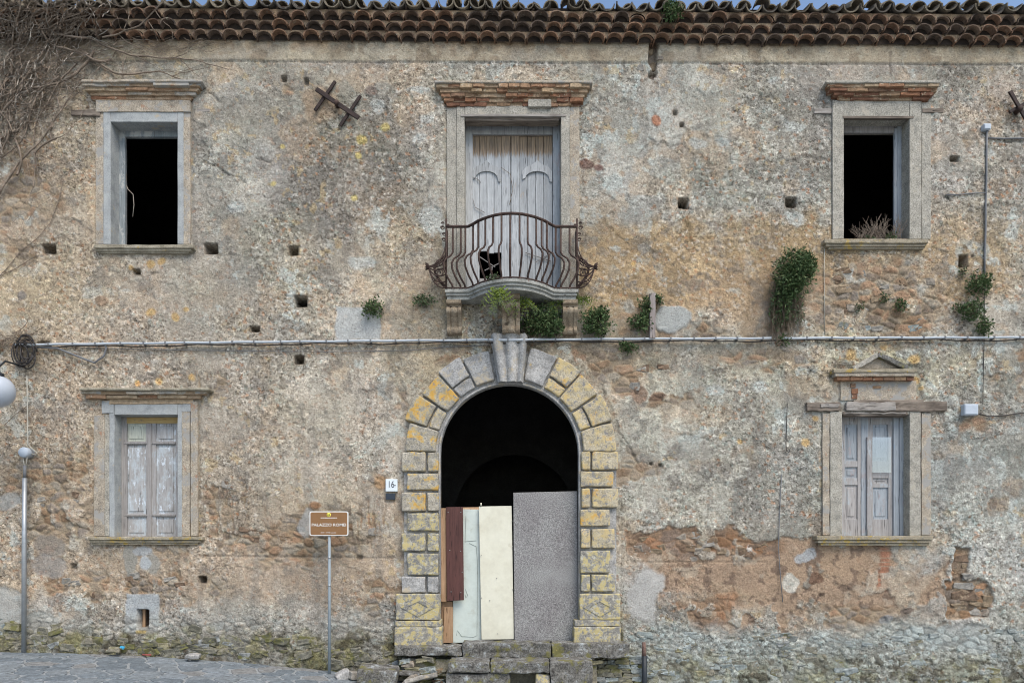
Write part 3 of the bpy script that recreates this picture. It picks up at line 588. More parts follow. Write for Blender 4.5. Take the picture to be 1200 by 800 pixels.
# foot of the wall: lichened and mossy rubble, bulging forward
bt = 722+(n_mid-0.5)*46+np.where(U > 720, 14, 6)
base = ss(bt-12, bt+10, V); low = ss(np.where(U > 730, 744, 732), np.where(U > 730, 775, 756), V+(n_sm-0.5)*34)
grn = np.where((U > 730)[..., None], np.array((0.275, 0.298, 0.275)), np.array((0.32, 0.308, 0.27)))
C = C*(1-(base*0.8)[..., None])+grn*(0.7+0.6*n_fine)[..., None]*(base*0.8)[..., None]
b1, b2, bid, bid2 = voro(Us_, Vs_, 12, 6.5, 605); bh = ss(0.0, 0.28, b2-b1)
C *= (1+base*(0.5*(bid-0.5)+0.30*(bh-0.7)))[..., None]
paint(base*(bid2 > 0.72)*bh*0.6*np.where(U > 730, 1, 0.5), (0.37, 0.415, 0.395), 0.7+0.6*n_fine)
mo = ss(0.44, 0.58, fbm(U, V, 34, 621, 4, 0.6)); paint(low*mo*np.where(U > 730, .5*ss(752, 790, V), .75), (0.15, 0.138, 0.055), 0.6+0.8*n_fine); paint(low*(1-mo)*0.35, (0.17, 0.16, 0.12), 0.6+0.8*n_fine)
paint(low*ss(0.58, 0.66, fbm(U, V, 12, 631, 3, .6))*np.where(U > 730, .3, .6), (0.26, 0.24, 0.11)); paint(low*ss(0.56, 0.66, fbm(U, V, 9, 641, 3, .6))*0.7, (0.065, 0.055, 0.036))
Dp += base*(bh*0.016*(0.4+bid)-0.005)+ss(725, 800, V)*0.09+low*(n_sm-0.5)*0.09
# loose stone hole in the render, lower right
mp = np.maximum(rect(1115, 1136, 645, 692, 0.8, 0.9), rect(1111, 1160, 686, 722, 0.8, 1.0)); Dp -= mp*0.055; rubble(mp, (1, 0.95, 0.9), 0.0, (0.25, 0.19, 0.13))
# crevice under the eaves
mp = np.maximum(ell(766, 66, 6, 18, 0.1, 0.4, 0.5), ell(765, 88, 5, 5, 0.1, 0.3, .5)); Dp -= mp*0.10; paint(mp*0.8, (0.17, 0.13, 0.10), 0.6+0.8*n_fine)
# putlog holes
for u, v, hw, hh in [(247, 291, 14, 11), (57, 292, 15, 9), (344, 294, 9, 9), (352, 353, 13, 11), (298, 385, 10, 5), (350, 421, 10, 9), (801, 239, 11, 11), (927, 237, 11, 10), (1129, 306, 9, 13), (333, 93, 6, 6), (359, 95, 5, 7), (791, 133, 4, 4), (799, 147, 4, 4), (52, 403, 11, 4), (237, 679, 8, 7), (86, 663, 7, 6), (160, 318, 8, 5), (1118, 187, 9, 5), (421, 653, 6, 5), (1140, 300, 2, 2), (765, 67, 7, 10), (774, 545, 4, 4), (763, 543, 3, 3)]:
    mm = rect(u-hw/2, u+hw/2, v-hh/2, v+hh/2, 0.9, 0.09); Dp = Dp*(1-mm)-mm*(0.30 if hw > 7 else 0.06)
    paint(rect(u-hw/2-2, u+hw/2+2, v-hh/2-2, v+hh/2+2, 1.5, 0.2)*0.6, (0.20, 0.165, 0.125), 0.7+0.6*n_fine)
mm = rect(161, 173.5, 714, 735, 0.6, 0.0); Dp = Dp*(1-mm)-mm*0.28; paint(mm*0.9, (0.13, 0.085, 0.06), 0.5+n_fine)
paint(rect(160, 172, 738, 742, 1.2, 0.1)*0.9, (0.44, 0.33, 0.13))
# long cracks in the render
for pts in [[(240, 190), (262, 200), (290, 215)], [(715, 495), (735, 520), (752, 548)], [(704, 450), (713, 475), (716, 492)], [(955, 425), (946, 445), (958, 405)], [(1044, 62), (1043, 90)], [(1058, 80), (1066, 88)], [(300, 186), (318, 190)], [(250, 95), (243, 108), (262, 122)]]:
    for (a0, a1), (c0, c1) in zip(pts[:-1], pts[1:]):
        L2 = (c0-a0)**2+(c1-a1)**2; t = np.clip(((Uf-a0)*(c0-a0)+(Vf-a1)*(c1-a1))/L2, 0, 1)
        dd = np.hypot(Uf-a0-t*(c0-a0), Vf-a1-t*(c1-a1)); k = np.exp(-(dd/0.9)**2); Dp -= k*0.018; paint(k*0.5, (0.15, 0.125, 0.10))
Dp -= 0.014
for a, b_, c, d in [(110, 226, 115, 290), (974, 1094, 115, 284), (521, 682, 120, 352), (107, 234, 465, 632), (961, 1094, 466, 632), (448, 469, 557, 589), (976, 1078, 428, 470), (462, 729, 531, 757)]:
    mm = rect(a, b_, c, d, 2.0, 0.0); Dp = Dp*(1-mm)-0.012*mm
mm = ss(133, 129, np.hypot(U-597, V-531))*(V < 540); Dp = Dp*(1-mm)-0.012*mm
C *= (1-0.22*low*(U < 730))[..., None]; C = np.clip(C, 0.02, 0.72)

OPEN = [(129.5, 208, 142.6, 287), (989, 1066, 137.7, 280), (544.3, 657.5, 134, 346), (134, 208, 485.5, 629), (987, 1066, 484, 629)]
Uc = (U[:-1, :-1]+U[1:, 1:])/2; Vc = (V[:-1, :-1]+V[1:, 1:])/2
hole = np.zeros(Uc.shape, bool)
for a, b_, c, d in OPEN: hole |= (Uc > a) & (Uc < b_) & (Vc > c) & (Vc < d)
hole |= (Uc > 512) & (Uc < 682) & (Vc > 531) & (Vc < 757); hole |= (np.hypot(Uc-597, Vc-531) < 85) & (Vc <= 531)
Wv = np.stack([(U-600)*S, -Dp, (760-V)*S], -1).reshape(-1, 3).astype(np.float32)
nr, nc = U.shape; I = np.arange(nr*nc).reshape(nr, nc)
quads = np.stack([I[:-1, :-1], I[1:, :-1], I[1:, 1:], I[:-1, 1:]], -1)[~hole].astype(np.int32)
me = bpy.data.meshes.new('wall'); nq = len(quads)
me.vertices.add(len(Wv)); me.vertices.foreach_set('co', (Wv-np.array([0, 0, float(street_z(0))], np.float32)).ravel())
me.loops.add(nq*4); me.loops.foreach_set('vertex_index', quads.ravel())
me.polygons.add(nq); me.polygons.foreach_set('loop_start', np.arange(0, nq*4, 4, dtype=np.int32))
try: me.polygons.foreach_set('loop_total', np.full(nq, 4, np.int32))
except Exception: pass
me.polygons.foreach_set('use_smooth', np.ones(nq, bool))
ca = me.attributes.new('plaster', 'FLOAT_COLOR', 'POINT')
ca.data.foreach_set('color', np.concatenate([C.reshape(-1, 3), np.ones((nr*nc, 1))], 1).astype(np.float32).ravel())
ga_ = me.attributes.new('grain', 'FLOAT', 'POINT'); ga_.data.foreach_set('value', GR.astype(np.float32).ravel())
me.update(); me.validate()
wall = link('wall', me, M['plaster'], palazzo, W[palazzo])
def disp(px, py):
    j = int(np.clip(np.searchsorted(us, px), 0, nc-1)); i = int(np.clip(np.searchsorted(vs_, py), 0, nr-1)); return float(Dp[i, j])

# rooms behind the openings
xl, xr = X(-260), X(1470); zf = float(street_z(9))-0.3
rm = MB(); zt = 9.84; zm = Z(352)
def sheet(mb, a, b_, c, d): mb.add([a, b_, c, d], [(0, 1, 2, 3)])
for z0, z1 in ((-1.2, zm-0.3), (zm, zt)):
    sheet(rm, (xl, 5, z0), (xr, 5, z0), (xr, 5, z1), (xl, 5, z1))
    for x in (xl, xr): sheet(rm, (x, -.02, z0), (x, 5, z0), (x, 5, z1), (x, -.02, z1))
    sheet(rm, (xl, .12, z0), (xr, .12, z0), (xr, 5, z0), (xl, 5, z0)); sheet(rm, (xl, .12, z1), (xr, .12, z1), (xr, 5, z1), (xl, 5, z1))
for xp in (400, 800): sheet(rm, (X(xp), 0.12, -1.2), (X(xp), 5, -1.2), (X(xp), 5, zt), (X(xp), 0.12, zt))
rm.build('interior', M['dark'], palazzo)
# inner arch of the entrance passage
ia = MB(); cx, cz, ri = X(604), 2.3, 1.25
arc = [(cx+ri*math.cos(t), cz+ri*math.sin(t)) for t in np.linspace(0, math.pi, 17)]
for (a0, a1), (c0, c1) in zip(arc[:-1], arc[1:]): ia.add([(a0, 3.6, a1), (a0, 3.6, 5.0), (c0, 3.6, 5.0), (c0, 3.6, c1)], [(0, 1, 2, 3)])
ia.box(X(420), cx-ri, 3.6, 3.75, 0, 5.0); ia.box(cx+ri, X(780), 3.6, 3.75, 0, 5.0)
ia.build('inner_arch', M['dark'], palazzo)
MB().rbox(X(470), X(730), -0.02, 3.6, -0.02-0.25, -0.06+0.1, 0.01, (6, 4, 1), 0.004).build('passage_floor', M['step'], palazzo)

# ------------------------------------------------------------------ individual stones of the wall
def stone_mesh(i):
    r = random.Random(100+i)
    mb = MB(); mb.rbox(-.5, .5, -.5, .5, -.5, .5, r.uniform(.06, .16), (2, 1, 2), 0.20, 2.3, i*3+1)
    me = mb.mesh('stone', None, (0, 0, 0)); me.materials.clear(); return me
SM = [stone_mesh(i) for i in range(10)]
SMm = {}
def stone(px, py, w_, h_, mat, parent=wall, out=0.02, y=None, depth=None, name='stone', tilt=12):
    key = (rng.randrange(10), mat)
    if key not in SMm:
        q = SM[key[0]].copy(); q.materials.append(M[mat]); SMm[key] = q
    d_ = depth or min(w_, h_)*1.3*S
    yy = -disp(px, py)-out+d_/2 if y is None else y
    o = link(name, SMm[key], None, parent, P(px, py, yy))
    o.scale = (w_*S, d_, h_*S); o.rotation_euler = (R(rng.uniform(-8, 8)), R(rng.uniform(-tilt, tilt)), R(rng.uniform(-8, 8)))
    return o
for k in range(100):     # mossy foot, left
    px = rng.uniform(-5, 462); gp = float(street_py(px)); py = gp-rng.triangular(0, 38, 6)-3
    if abs(px-167) < 26 and py < 745: continue
    stone(px, py, rng.uniform(9, 22), rng.uniform(5, 10), 'stone_moss' if py > 745 or rng.random() < .5 else 'stone_lich', out=rng.uniform(-.004, .03), tilt=22)
for k in range(100):    # foot, right
    px = rng.uniform(742, 1210); py = rng.uniform(738, 806)
    stone(px, py, rng.uniform(9, 18), rng.uniform(4.5, 8), 'stone_lich' if rng.random() < (0.95 if py < 780 else 0.6) else 'stone_moss', out=rng.uniform(-.006, .012))
for px, py, w_, h_ in [(1124, 654, 16, 8), (1130, 663, 11, 6), (1121, 670, 16, 6), (1132, 675, 12, 8), (1127, 686, 22, 7), (1126, 697, 26, 12), (1145, 692, 14, 8), (1152, 702, 14, 14), (1122, 710, 18, 7), (1138, 716, 14, 9), (1153, 717, 13, 9), (1140, 706, 16, 7)]:
    stone(px, py, w_, h_, 'stone_brown', out=0.012)
for k in range(24):     # rubble under the right-hand upper window
    stone(rng.uniform(975, 1105), rng.uniform(318, 386), rng.uniform(8, 17), rng.uniform(5, 9), rng.choice(['stone_lich', 'stone_brown', 'stone_brown']), out=rng.uniform(.0, .012))
for k in range(26):     # stones bared at the lower left
    c_ = rng.choice([(60, 580, 50, 40), (265, 600, 35, 35), (395, 622, 70, 20), (215, 690, 70, 16), (110, 685, 60, 12), (745, 450, 60, 20)])
    stone(c_[0]+rng.uniform(-1, 1)*c_[2], c_[1]+rng.uniform(-1, 1)*c_[3], rng.uniform(8, 18), rng.uniform(5, 9), 'stone_brown', out=rng.uniform(-.004, .008))
for k in range(22):     # stones in the fallen render
    stone(rng.uniform(740, 900), rng.uniform(626, 650), rng.uniform(8, 16), rng.uniform(5, 9), 'stone_brown', out=rng.uniform(-.004, .01))
for px, py, w_, h_ in [(767, 52, 9, 8), (770, 57, 12, 5), (761, 63, 7, 7), (773, 70, 7, 5), (765, 82, 12, 9), (750, 82, 7, 6), (768, 76, 6, 5)]: stone(px, py, w_, h_, 'stone_brown', out=0.015)
# thin coursed masonry beside the steps
for r_ in range(7):
    px = 697+rng.uniform(0, 4)
    while px < 750:
        w_ = rng.uniform(8, 16); stone(px+w_/2, 770+r_*5.0, w_*1.05, 5.2, 'stone_lich' if rng.random() < .6 else 'stone_moss', out=0.06, tilt=4, depth=0.12); px += w_
for r_ in range(6):
    px = 466+rng.uniform(0, 4)
    while px < 534:
        w_ = rng.uniform(9, 18); stone(px+w_/2, 771+r_*5.0, w_*1.05, 5.4, rng.choice(['stone_moss', 'stone_brown', 'stone_moss']), out=0.05, tilt=5, depth=0.14); px += w_

# ------------------------------------------------------------------ eaves and roof
def ez(x): return -0.0072*x
TW = 18.5*S
def barrel(i, up=True, taper=0.9):
    r = random.Random(i); n = 9; vv = []; th = 0.016; Lt = 0.42; hw = TW*0.49
    for y, k in ((0, 1.0), (0.02, 0.995), (Lt*0.5, (1+taper)/2), (Lt, taper)):
        for ring in (0, 1):
            for a in range(n):
                t = math.pi*a/(n-1); rr = 1-ring*th/0.11
                jit = 1+r.uniform(-.03, .03)*(y == 0)
                vv.append((math.cos(t)*hw*k*rr*jit, y, (math.sin(t)*0.108*k*rr*jit)*(1 if up else -1)))
    m2 = 2*n; ff = []
    for s_ in range(3):
        for a in range(n-1):
            o0, o1 = s_*m2+a, (s_+1)*m2+a
            ff.append((o0, o0+1, o1+1, o1)); ff.append((o0+n, o1+n, o1+n+1, o0+n+1))
        ff.append((s_*m2, (s_+1)*m2, (s_+1)*m2+n, s_*m2+n)); ff.append((s_*m2+n-1, s_*m2+2*n-1, (s_+1)*m2+2*n-1, (s_+1)*m2+n-1))
    for a in range(n-1): ff.append((a, a+n, a+n+1, a+1)); ff.append((3*m2+a, 3*m2+a+1, 3*m2+a+n+1, 3*m2+a+n))
    mb = MB(); mb.add(vv, ff, False); return mb
BU = [barrel(i).mesh('eaves_tile', M['tile'], (0, 0, 0)) for i in range(5)]
BC = [barrel(i+20, False).mesh('roof_tile', M['tile_grey'], (0, 0, 0)) for i in range(5)]
rows = [(-0.13, 36.5, 0), (-0.19, 24.5, 0.4), (-0.25, 12.5, 0.75)]
bases = [Z(c, y)-0.108 for y, c, _ in rows]+[Z(10, -.31)+0.02]
eav = MB()
x0e, x1e = X(-40)-8*TW, X(1240)+8*TW; far = MB()
for ri, (yf, cr, ph) in enumerate(rows):
    zb, zn = bases[ri], bases[ri+1]
    n = int((x1e-x0e)/TW)
    for k in range(n+1):
        xc = x0e+(k+ph*0.5)*TW
        pts = [(xc+math.cos(t)*TW*0.5, zb+math.sin(t)*0.10+ez(xc)) for t in np.linspace(math.pi, 0, 9)]
        zt_ = zn+0.012+ez(xc); yy = yf+0.03
        for (a0, a1), (c0, c1) in zip(pts[:-1], pts[1:]):
            eav.add([(a0, yy, a1), (c0, yy, c1), (c0, yy, zt_), (a0, yy, zt_)], [(0, 1, 2, 3)])
            pass
eaves = eav.build('eaves', M['mortar'], palazzo)
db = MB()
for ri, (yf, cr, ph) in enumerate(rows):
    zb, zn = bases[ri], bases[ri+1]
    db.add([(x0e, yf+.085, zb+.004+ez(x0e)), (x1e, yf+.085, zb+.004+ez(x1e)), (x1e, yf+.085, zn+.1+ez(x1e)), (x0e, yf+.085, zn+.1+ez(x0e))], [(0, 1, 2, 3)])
db.build('eaves_shade_back', M['deep_dark'], palazzo)  # dark backing sheets that paint the tile mouths as shaded
for ri, (yf, cr, ph) in enumerate(rows):
    zb = bases[ri]
    for k in range(int((x1e-x0e)/TW)+1):
        xc = x0e+(k+ph*0.5)*TW
        if not (-16 < xc/S+600 < 1216):
            m_ = barrel(k+ri*90); far.add([Vector(p)+Vector((xc, yf, zb+ez(xc))) for p in m_.v], m_.f); continue
        o = link('eaves_tile', rng.choice(BU), None, eaves, (xc+rng.uniform(-.010, .010), yf+rng.choice([-.02, 0, 0, 0, .025])+rng.uniform(-.014, .014), zb+ez(xc)+.010*math.sin(xc*1.3+ri)+rng.uniform(-.008, .008)))
        o.rotation_euler = (R(rng.uniform(-5, 5)), R(rng.uniform(-7, 7)), R(rng.uniform(-7, 7)))
        s_ = rng.uniform(.96, 1.04); o.scale = (s_, 1, rng.uniform(.92, 1.04))
tag(far.build('outer_tiles', M['tile'], eaves), kind='stuff')
# roof: corrugated slope of tiles, front row built tile by tile
rf = MB(); zr0 = Z(10, -.31)+0.10; sl = math.tan(R(17))
xx = np.arange(x0e, x1e, TW/6)
vv = []
for y in (-0.12, 6.5):
    for x in xx: vv.append((x, y, zr0-0.03+(y+.25)*sl+ez(x)+0.035*math.cos(2*math.pi*(x-x0e)/TW)))
n = len(xx); rf.add(vv, [(i, i+1, n+i+1, n+i) for i in range(n-1)], True)
zz = zr0+6.75*sl
rf.add([(xx[0], 6.5, zz), (xx[-1], 6.5, zz), (xx[-1], 13, zz-2.2), (xx[0], 13, zz-2.2)], [(0, 1, 2, 3)])
roof = rf.build('roof', M['tile_grey'], palazzo)
ct = MB()
for k in range(int((x1e-x0e)/TW)+1):
    xc = x0e+(k+.5)*TW; pxk = xc/S+600
    inn = -16 < pxk < 1216
    if not inn:
        m_ = barrel(k+300, False); rot = Euler((R(17), 0, 0)).to_matrix(); ct.add([rot @ Vector(p)+Vector((xc, -.31, Z(10, -.31)+.108+ez(xc))) for p in m_.v], m_.f)
    if inn and not (646 < pxk < 662):
        o = link('roof_tile', rng.choice(BC), None, roof, (xc+rng.uniform(-.01, .01), -.31+rng.uniform(-.03, .03), Z(10, -.31)+.108+ez(xc)+rng.uniform(-.012, .012)))
        o.rotation_euler = (R(17+rng.uniform(-4, 4)), R(rng.uniform(-6, 6)), R(rng.uniform(-5, 5))); o.scale = (1.02, 1, rng.uniform(.9, 1.08))
    if rng.random() < 0.8:
        m_ = barrel(k+60); rot = Euler((R(17+rng.uniform(-6, 10)), R(rng.uniform(-14, 14)), R(rng.uniform(-10, 10)))).to_matrix()
        c0 = Vector((xc+TW/2+rng.uniform(-.02, .02), -.31+rng.uniform(0.02, .30), 0)); c0.z = Z(10, -.31)+.085+(c0.y+.31)*sl+ez(xc)+rng.uniform(0, .02)
        ct.add([rot @ Vector(p)+c0 for p in m_.v], m_.f)
tag(ct.build('cover_tiles', M['tile_grey'], roof), kind='stuff')

# ------------------------------------------------------------------ openings
def rb(mb, px0, px1, py0, py1, y0, y1, r=.008, n=(2, 1, 2), amp=.003, freq=6, seed=0, yref=None):
    """block measured on the photograph; its front face is at y0"""
    yr = y0 if yref is None else yref
    mb.rbox(X(px0, yr), X(px1, yr), y0, y1, Z(py1, yr), Z(py0, yr), r, n, amp, freq, seed)
    return mb

def cornice(name, px0, px1, py0, py1, courses, mats, seed, cap='creamrender', wr=(11, 17)):
    """projecting brick cornice: a cap slab over courses of single bricks, each course stepped back"""
    r = random.Random(seed); H = (py1-py0); cap_h = 3.0
    c = rb(MB(), px0, px1, py0, py0+cap_h, -0.17, 0.05, .012, (24, 2, 1), .008, 7, seed).build(name, M[cap], palazzo)
    hh = (H-cap_h)/len(courses)
    for i, (proj, inset) in enumerate(courses):
        a, b_ = px0+inset, px1-inset; za, zb_ = py0+cap_h+i*hh, py0+cap_h+(i+1)*hh
        rb(MB(), a+2, b_-2, za, zb_+0.2, -proj+0.02, 0.05, .006, (20, 1, 1), .006, 8, seed+i).build('mortar_bed', M['mortar'], c)
        x = a
        while x < b_-2:
            w_ = min(r.uniform(*wr), b_-x)
            if b_-x-w_ < 5: w_ = b_-x
            if r.random() > 0.14:
                rb(MB(), x+.25, x+w_-.25, za+r.uniform(.3, .8), zb_-r.uniform(.3, .9), -proj-r.uniform(-.02, .014), -proj+.12, .008, (3, 1, 1), .011, 10, r.randrange(999)).build('brick', M[mats[i % len(mats)]], c)
            x += w_
    return c
cornice('window_cornice', 95, 237, 93, 117, [(.145, 1.5), (.115, 4), (.085, 8), (.055, 11)], ['creamrender', 'brick_pale', 'creamrender', 'brick'], 11, wr=(18, 48))
cornice('door_cornice', 509, 695, 94, 125, [(.155, 2), (.125, 4.5), (.10, 8), (.07, 11), (.04, 14)], ['brick_pale', 'brick_pale', 'brick', 'brick', 'brick'], 12)
cornice('window_cornice', 968, 1103, 94, 117.5, [(.15, 2), (.12, 4), (.09, 9), (.055, 13)], ['brick_pale', 'brick', 'brick', 'brick'], 13, 'greyrender', (14, 30))
cornice('window_cornice', 92, 245, 454, 467, [(.12, 3), (.08, 8)], ['creamrender', 'brick_pale'], 14, 'sill', (20, 50))
rb(MB(), 619, 646, 116, 125, -.075, 0, .006, (3, 1, 1), .004, 6, 3).build('lintel_patch', M['greyrender'], palazzo)

def sill(px0, px1, py0, py1, parent, mat, seed, proj=.10):
    h = py1-py0; mb = MB()
    rb(mb, px0, px1, py0, py0+h*.42, -proj, .30, .01, (14, 2, 1), .006, 7, seed)
    rb(mb, px0+2, px1-2, py0+h*.42+.1, py0+h*.74, -proj+.025, .1, .006, (10, 1, 1), .004, 7, seed+1)
    rb(mb, px0+5, px1-5, py0+h*.74+.1, py1, -proj+.05, .1, .006, (10, 1, 1), .004, 7, seed+2)
    return mb.build('sill', M[mat], parent)

# upper left window: open, unglazed
mb = MB(); rb(mb, 121, 129.5, 131, 286, -.018, .45, .006, (1, 2, 10), .004, 5, 1); rb(mb, 208, 215, 131, 286, -.018, .45, .006, (1, 2, 10), .004, 5, 2); rb(mb, 129.6, 207.9, 131, 142.8, -.016, .45, .006, (8, 2, 1), .004, 5, 3)
win = mb.build('window', M['concrete'], palazzo); sill(110, 226, 286.5, 296.5, win, 'sill', 21)
rb(MB(), 112, 121, 131, 286, -.012, .1, .006, (1, 1, 14), .007, 7, 5).build('render_band', M['creamrender'], win); rb(MB(), 215, 223, 118, 286, -.012, .1, .006, (1, 1, 14), .007, 7, 6).build('render_band', M['creamrender'], win)
rb(MB(), 112, 223, 117.5, 131, -.03, .1, .006, (10, 1, 2), .007, 7, 7).build('frieze', M['creamrender'], win)
xa, xb, za, zb = X(129.5), X(208), Z(287), Z(142.6)
fw = MB(); fw.rbox(xa, xa+.098, .225, .27, za+.01, zb, .006, (1, 1, 6), .003, 5, 1); fw.rbox(xb-.03, xb, .225, .27, za+.01, zb, .006, (1, 1, 6), .003, 5, 2); fw.rbox(xa+.098, xb-.03, .227, .27, zb-.10, zb, .006, (4, 1, 1), .003, 5, 3)
fw.build('wooden_frame', M['wood_teal'], win)
MB().rbox(X(184, .35), X(210, .35), .35, .37, Z(158, .35), Z(152.5, .35), .003, (3, 1, 1), .003, 6, 4).build('loose_slat', M['wood_teal'], win)
MB().tube([P(148, 217, .3), P(150, 222, .29), P(156, 228, .28), P(157, 240, .28), P(155.5, 254, .28)], .006, 5).build('hanging_root', M['twig_pale'], win)
rb(MB(), 83, 117, 128.5, 135.5, -.03, .15, .01, (8, 1, 2), .012, 8, 9).build('lintel_beam', M['beam'], palazzo); rb(MB(), 231, 246, 127.5, 131, -.02, .1, .006, (3, 1, 1), .006, 8, 10).build('lintel_beam', M['beam_pale'], palazzo)

# upper right window: open, dry weeds on the sill
mb = MB(); rb(mb, 975.7, 989, 117.6, 280, -.022, .45, .006, (1, 2, 10), .004, 5, 11); rb(mb, 1066, 1080, 117.6, 280, -.022, .45, .006, (1, 2, 10), .004, 5, 12); rb(mb, 989.1, 1065.9, 117.7, 137.9, -.02, .45, .006, (8, 2, 2), .004, 5, 13)
win = mb.build('window', M['greyrender'], palazzo); sill(966, 1088, 280, 291.5, win, 'sill_y', 31, .11)
rb(MB(), 1080.3, 1091, 120, 280, -.008, .1, .006, (1, 1, 14), .007, 7, 16).build('render_band', M['greyrender'], win)
xa, xb, za, zb = X(989), X(1066), Z(280), Z(137.7)
fw = MB(); fw.rbox(xa, xa+.02, .205, .25, za+.01, zb, .006, (1, 1, 6), .003, 5, 1); fw.rbox(xb-.075, xb, .205, .25, za+.01, zb, .006, (1, 1, 6), .003, 5, 2); fw.rbox(xb-.125, xb-.077, .212, .255, za+.01, zb-.03, .006, (1, 1, 6), .003, 5, 6)
fw.build('wooden_frame', M['wood_blue'], win)
MB().rbox(xa+.02, xb-.126, .21, .25, zb-.115, zb, .006, (4, 1, 1), .003, 5, 3).build('wooden_head', M['wood_grey'], win)
rb(MB(), 988, 1071, 136.0, 138.6, -.03, .03, .004, (10, 1, 1), .004, 9, 4).build('lintel_strip', M['beam'], win)
rb(MB(), 954, 975, 127, 133, -.012, .1, .008, (5, 1, 2), .008, 8, 9).build('lintel_beam', M['beam_pale'], palazzo); rb(MB(), 1081, 1106, 127, 132, -.015, .1, .006, (5, 1, 1), .01, 8, 10).build('lintel_beam', M['beam'], palazzo)

# balcony door
mb = MB(); rb(mb, 535, 544.3, 124, 346, -.03, .4, .006, (1, 2, 12), .004, 5, 21); rb(mb, 657.5, 667.7, 124, 346, -.03, .4, .006, (1, 2, 12), .004, 5, 22); rb(mb, 544.4, 657.4, 124, 134.2, -.028, .4, .006, (8, 2, 1), .004, 5, 23)
door = mb.build('balcony_door', M['greyrender'], palazzo)
rb(MB(), 523.6, 535, 124, 346, -.015, .1, .006, (1, 1, 16), .006, 7, 24).build('render_band', M['greyrender'], door); rb(MB(), 667.9, 679, 122, 346, -.012, .1, .006, (1, 1, 16), .007, 7, 25).build('render_band', M['creamrender'], door)
rb(MB(), 540, 663, 134, 136.4, -.045, .05, .004, (16, 1, 1), .007, 9, 26).build('lintel_strip', M['beam_pale'], door); rb(MB(), 545, 655, 137.2, 141.5, -.005, .15, .006, (14, 1, 1), .009, 8, 27).build('lintel_beam', M['beam'], door)
xa, xb, za, zb = X(544.3), X(657.5), 5.595, Z(134); yd = .24
MB().rbox(xa, xa+.115, yd, yd+.07, za, zb-.01, .008, (1, 1, 8), .003, 5, 1).build('door_frame', M['wood_pale'], door); MB().rbox(xb-.115, xb, yd, yd+.07, za, zb-.01, .008, (1, 1, 8), .003, 5, 2).build('door_frame', M['wood_blue'], door)
MB().rbox(xa+.115, xb-.115, yd+.003, yd+.07, zb-.17, zb-.01, .008, (6, 1, 1), .003, 5, 3).build('door_head', M['wood_pale'], door)
yl = yd+.045; edges = [553.5, 562, 570.5, 579, 587.5, 598.4, 599, 609, 618, 627.5, 637, 647.5]
for i, (a, b_) in enumerate(zip(edges[:-1], edges[1:])):
    if b_-a < 2: continue
    y_ = yl+rng.uniform(0, .012)-(0.014 if i in (4, 6) else 0); ztop = Z(154, yl)+.01; zbot = za+.01
    zsplit = Z(170+rng.uniform(-4, 8), yl)
    if i in (1, 2, 3): seg = [(Z(294+rng.uniform(-2, 3), yl), ztop, 'wood_door'), (zbot, Z(328+rng.uniform(-4, 3), yl), 'wood_grey')]
    else: seg = [(zbot, ztop, 'wood_door')]
    for q, (z0, z1, mt) in enumerate(seg): MB().rbox(X(a, yl)+.002, X(b_, yl)-.002, y_, y_+.03, z0, z1, .004, (1, 1, 6), .0025, 5, i*5+q).build('plank', M[mt], door)
MB().rbox(X(553.5, yl), X(648, yl), yl-.012, yl+.01, Z(160, yl), Z(153.5, yl), .004, (8, 1, 1), .004, 6, 4).build('top_rail', M['beam'], door)
def ogee(cx, wpx, flip, seed):
    h = wpx/2; top = [(-h, 210), (-h, 201), (-h*.72, 195), (-h*.35, 193), (-h*.12, 190), (0, 187.5), (h*.12, 190), (h*.35, 193), (h*.72, 195), (h, 201), (h, 213), (h*.86, 213)]
    inner = [(h*.80*math.cos(t), 210-8.5*math.sin(t)-1) for t in np.linspace(0.05, math.pi-.05, 9)]
    pts = [(X(cx+a, yl-.02), Z(b_, yl-.02)) for a, b_ in top+inner]
    MB().prism(pts[::-1], yl-.022, yl-.005).build('ogee_moulding', M['wood_pale'], door)
ogee(570, 33, 0, 1); ogee(629.5, 35, 0, 2)
MB().tube([P(558+2*math.cos(t)*5-3, 222-14*math.sin(t)+math.sin(t)*0, yl-.02) for t in np.linspace(.6, math.pi, 6)]+[P(545+9, 233, yl-.02), P(557, 243, yl-.02), P(568, 249, yl-.02)], .006, 5).build('loose_beading', M['wood_grey'], door)
for a, b_ in [((616, 296), (646, 306)), ((646, 296), (628, 307)), ((562, 301), (580, 313)), ((568, 317), (586, 308)), ((574, 326), (577, 313))]:
    MB().tube([P(a[0], a[1], yl-.015), P(b_[0], b_[1], yl-.025)], .008, 4).build('brace', M['wood_grey'], door)
MB().tube([P(587, 196, yl-.03), P(598, 204, yl-.035), P(601, 222, yl-.03), P(597, 240, yl-.03)], .004, 4).build('dry_tendril', M['twig'], door)

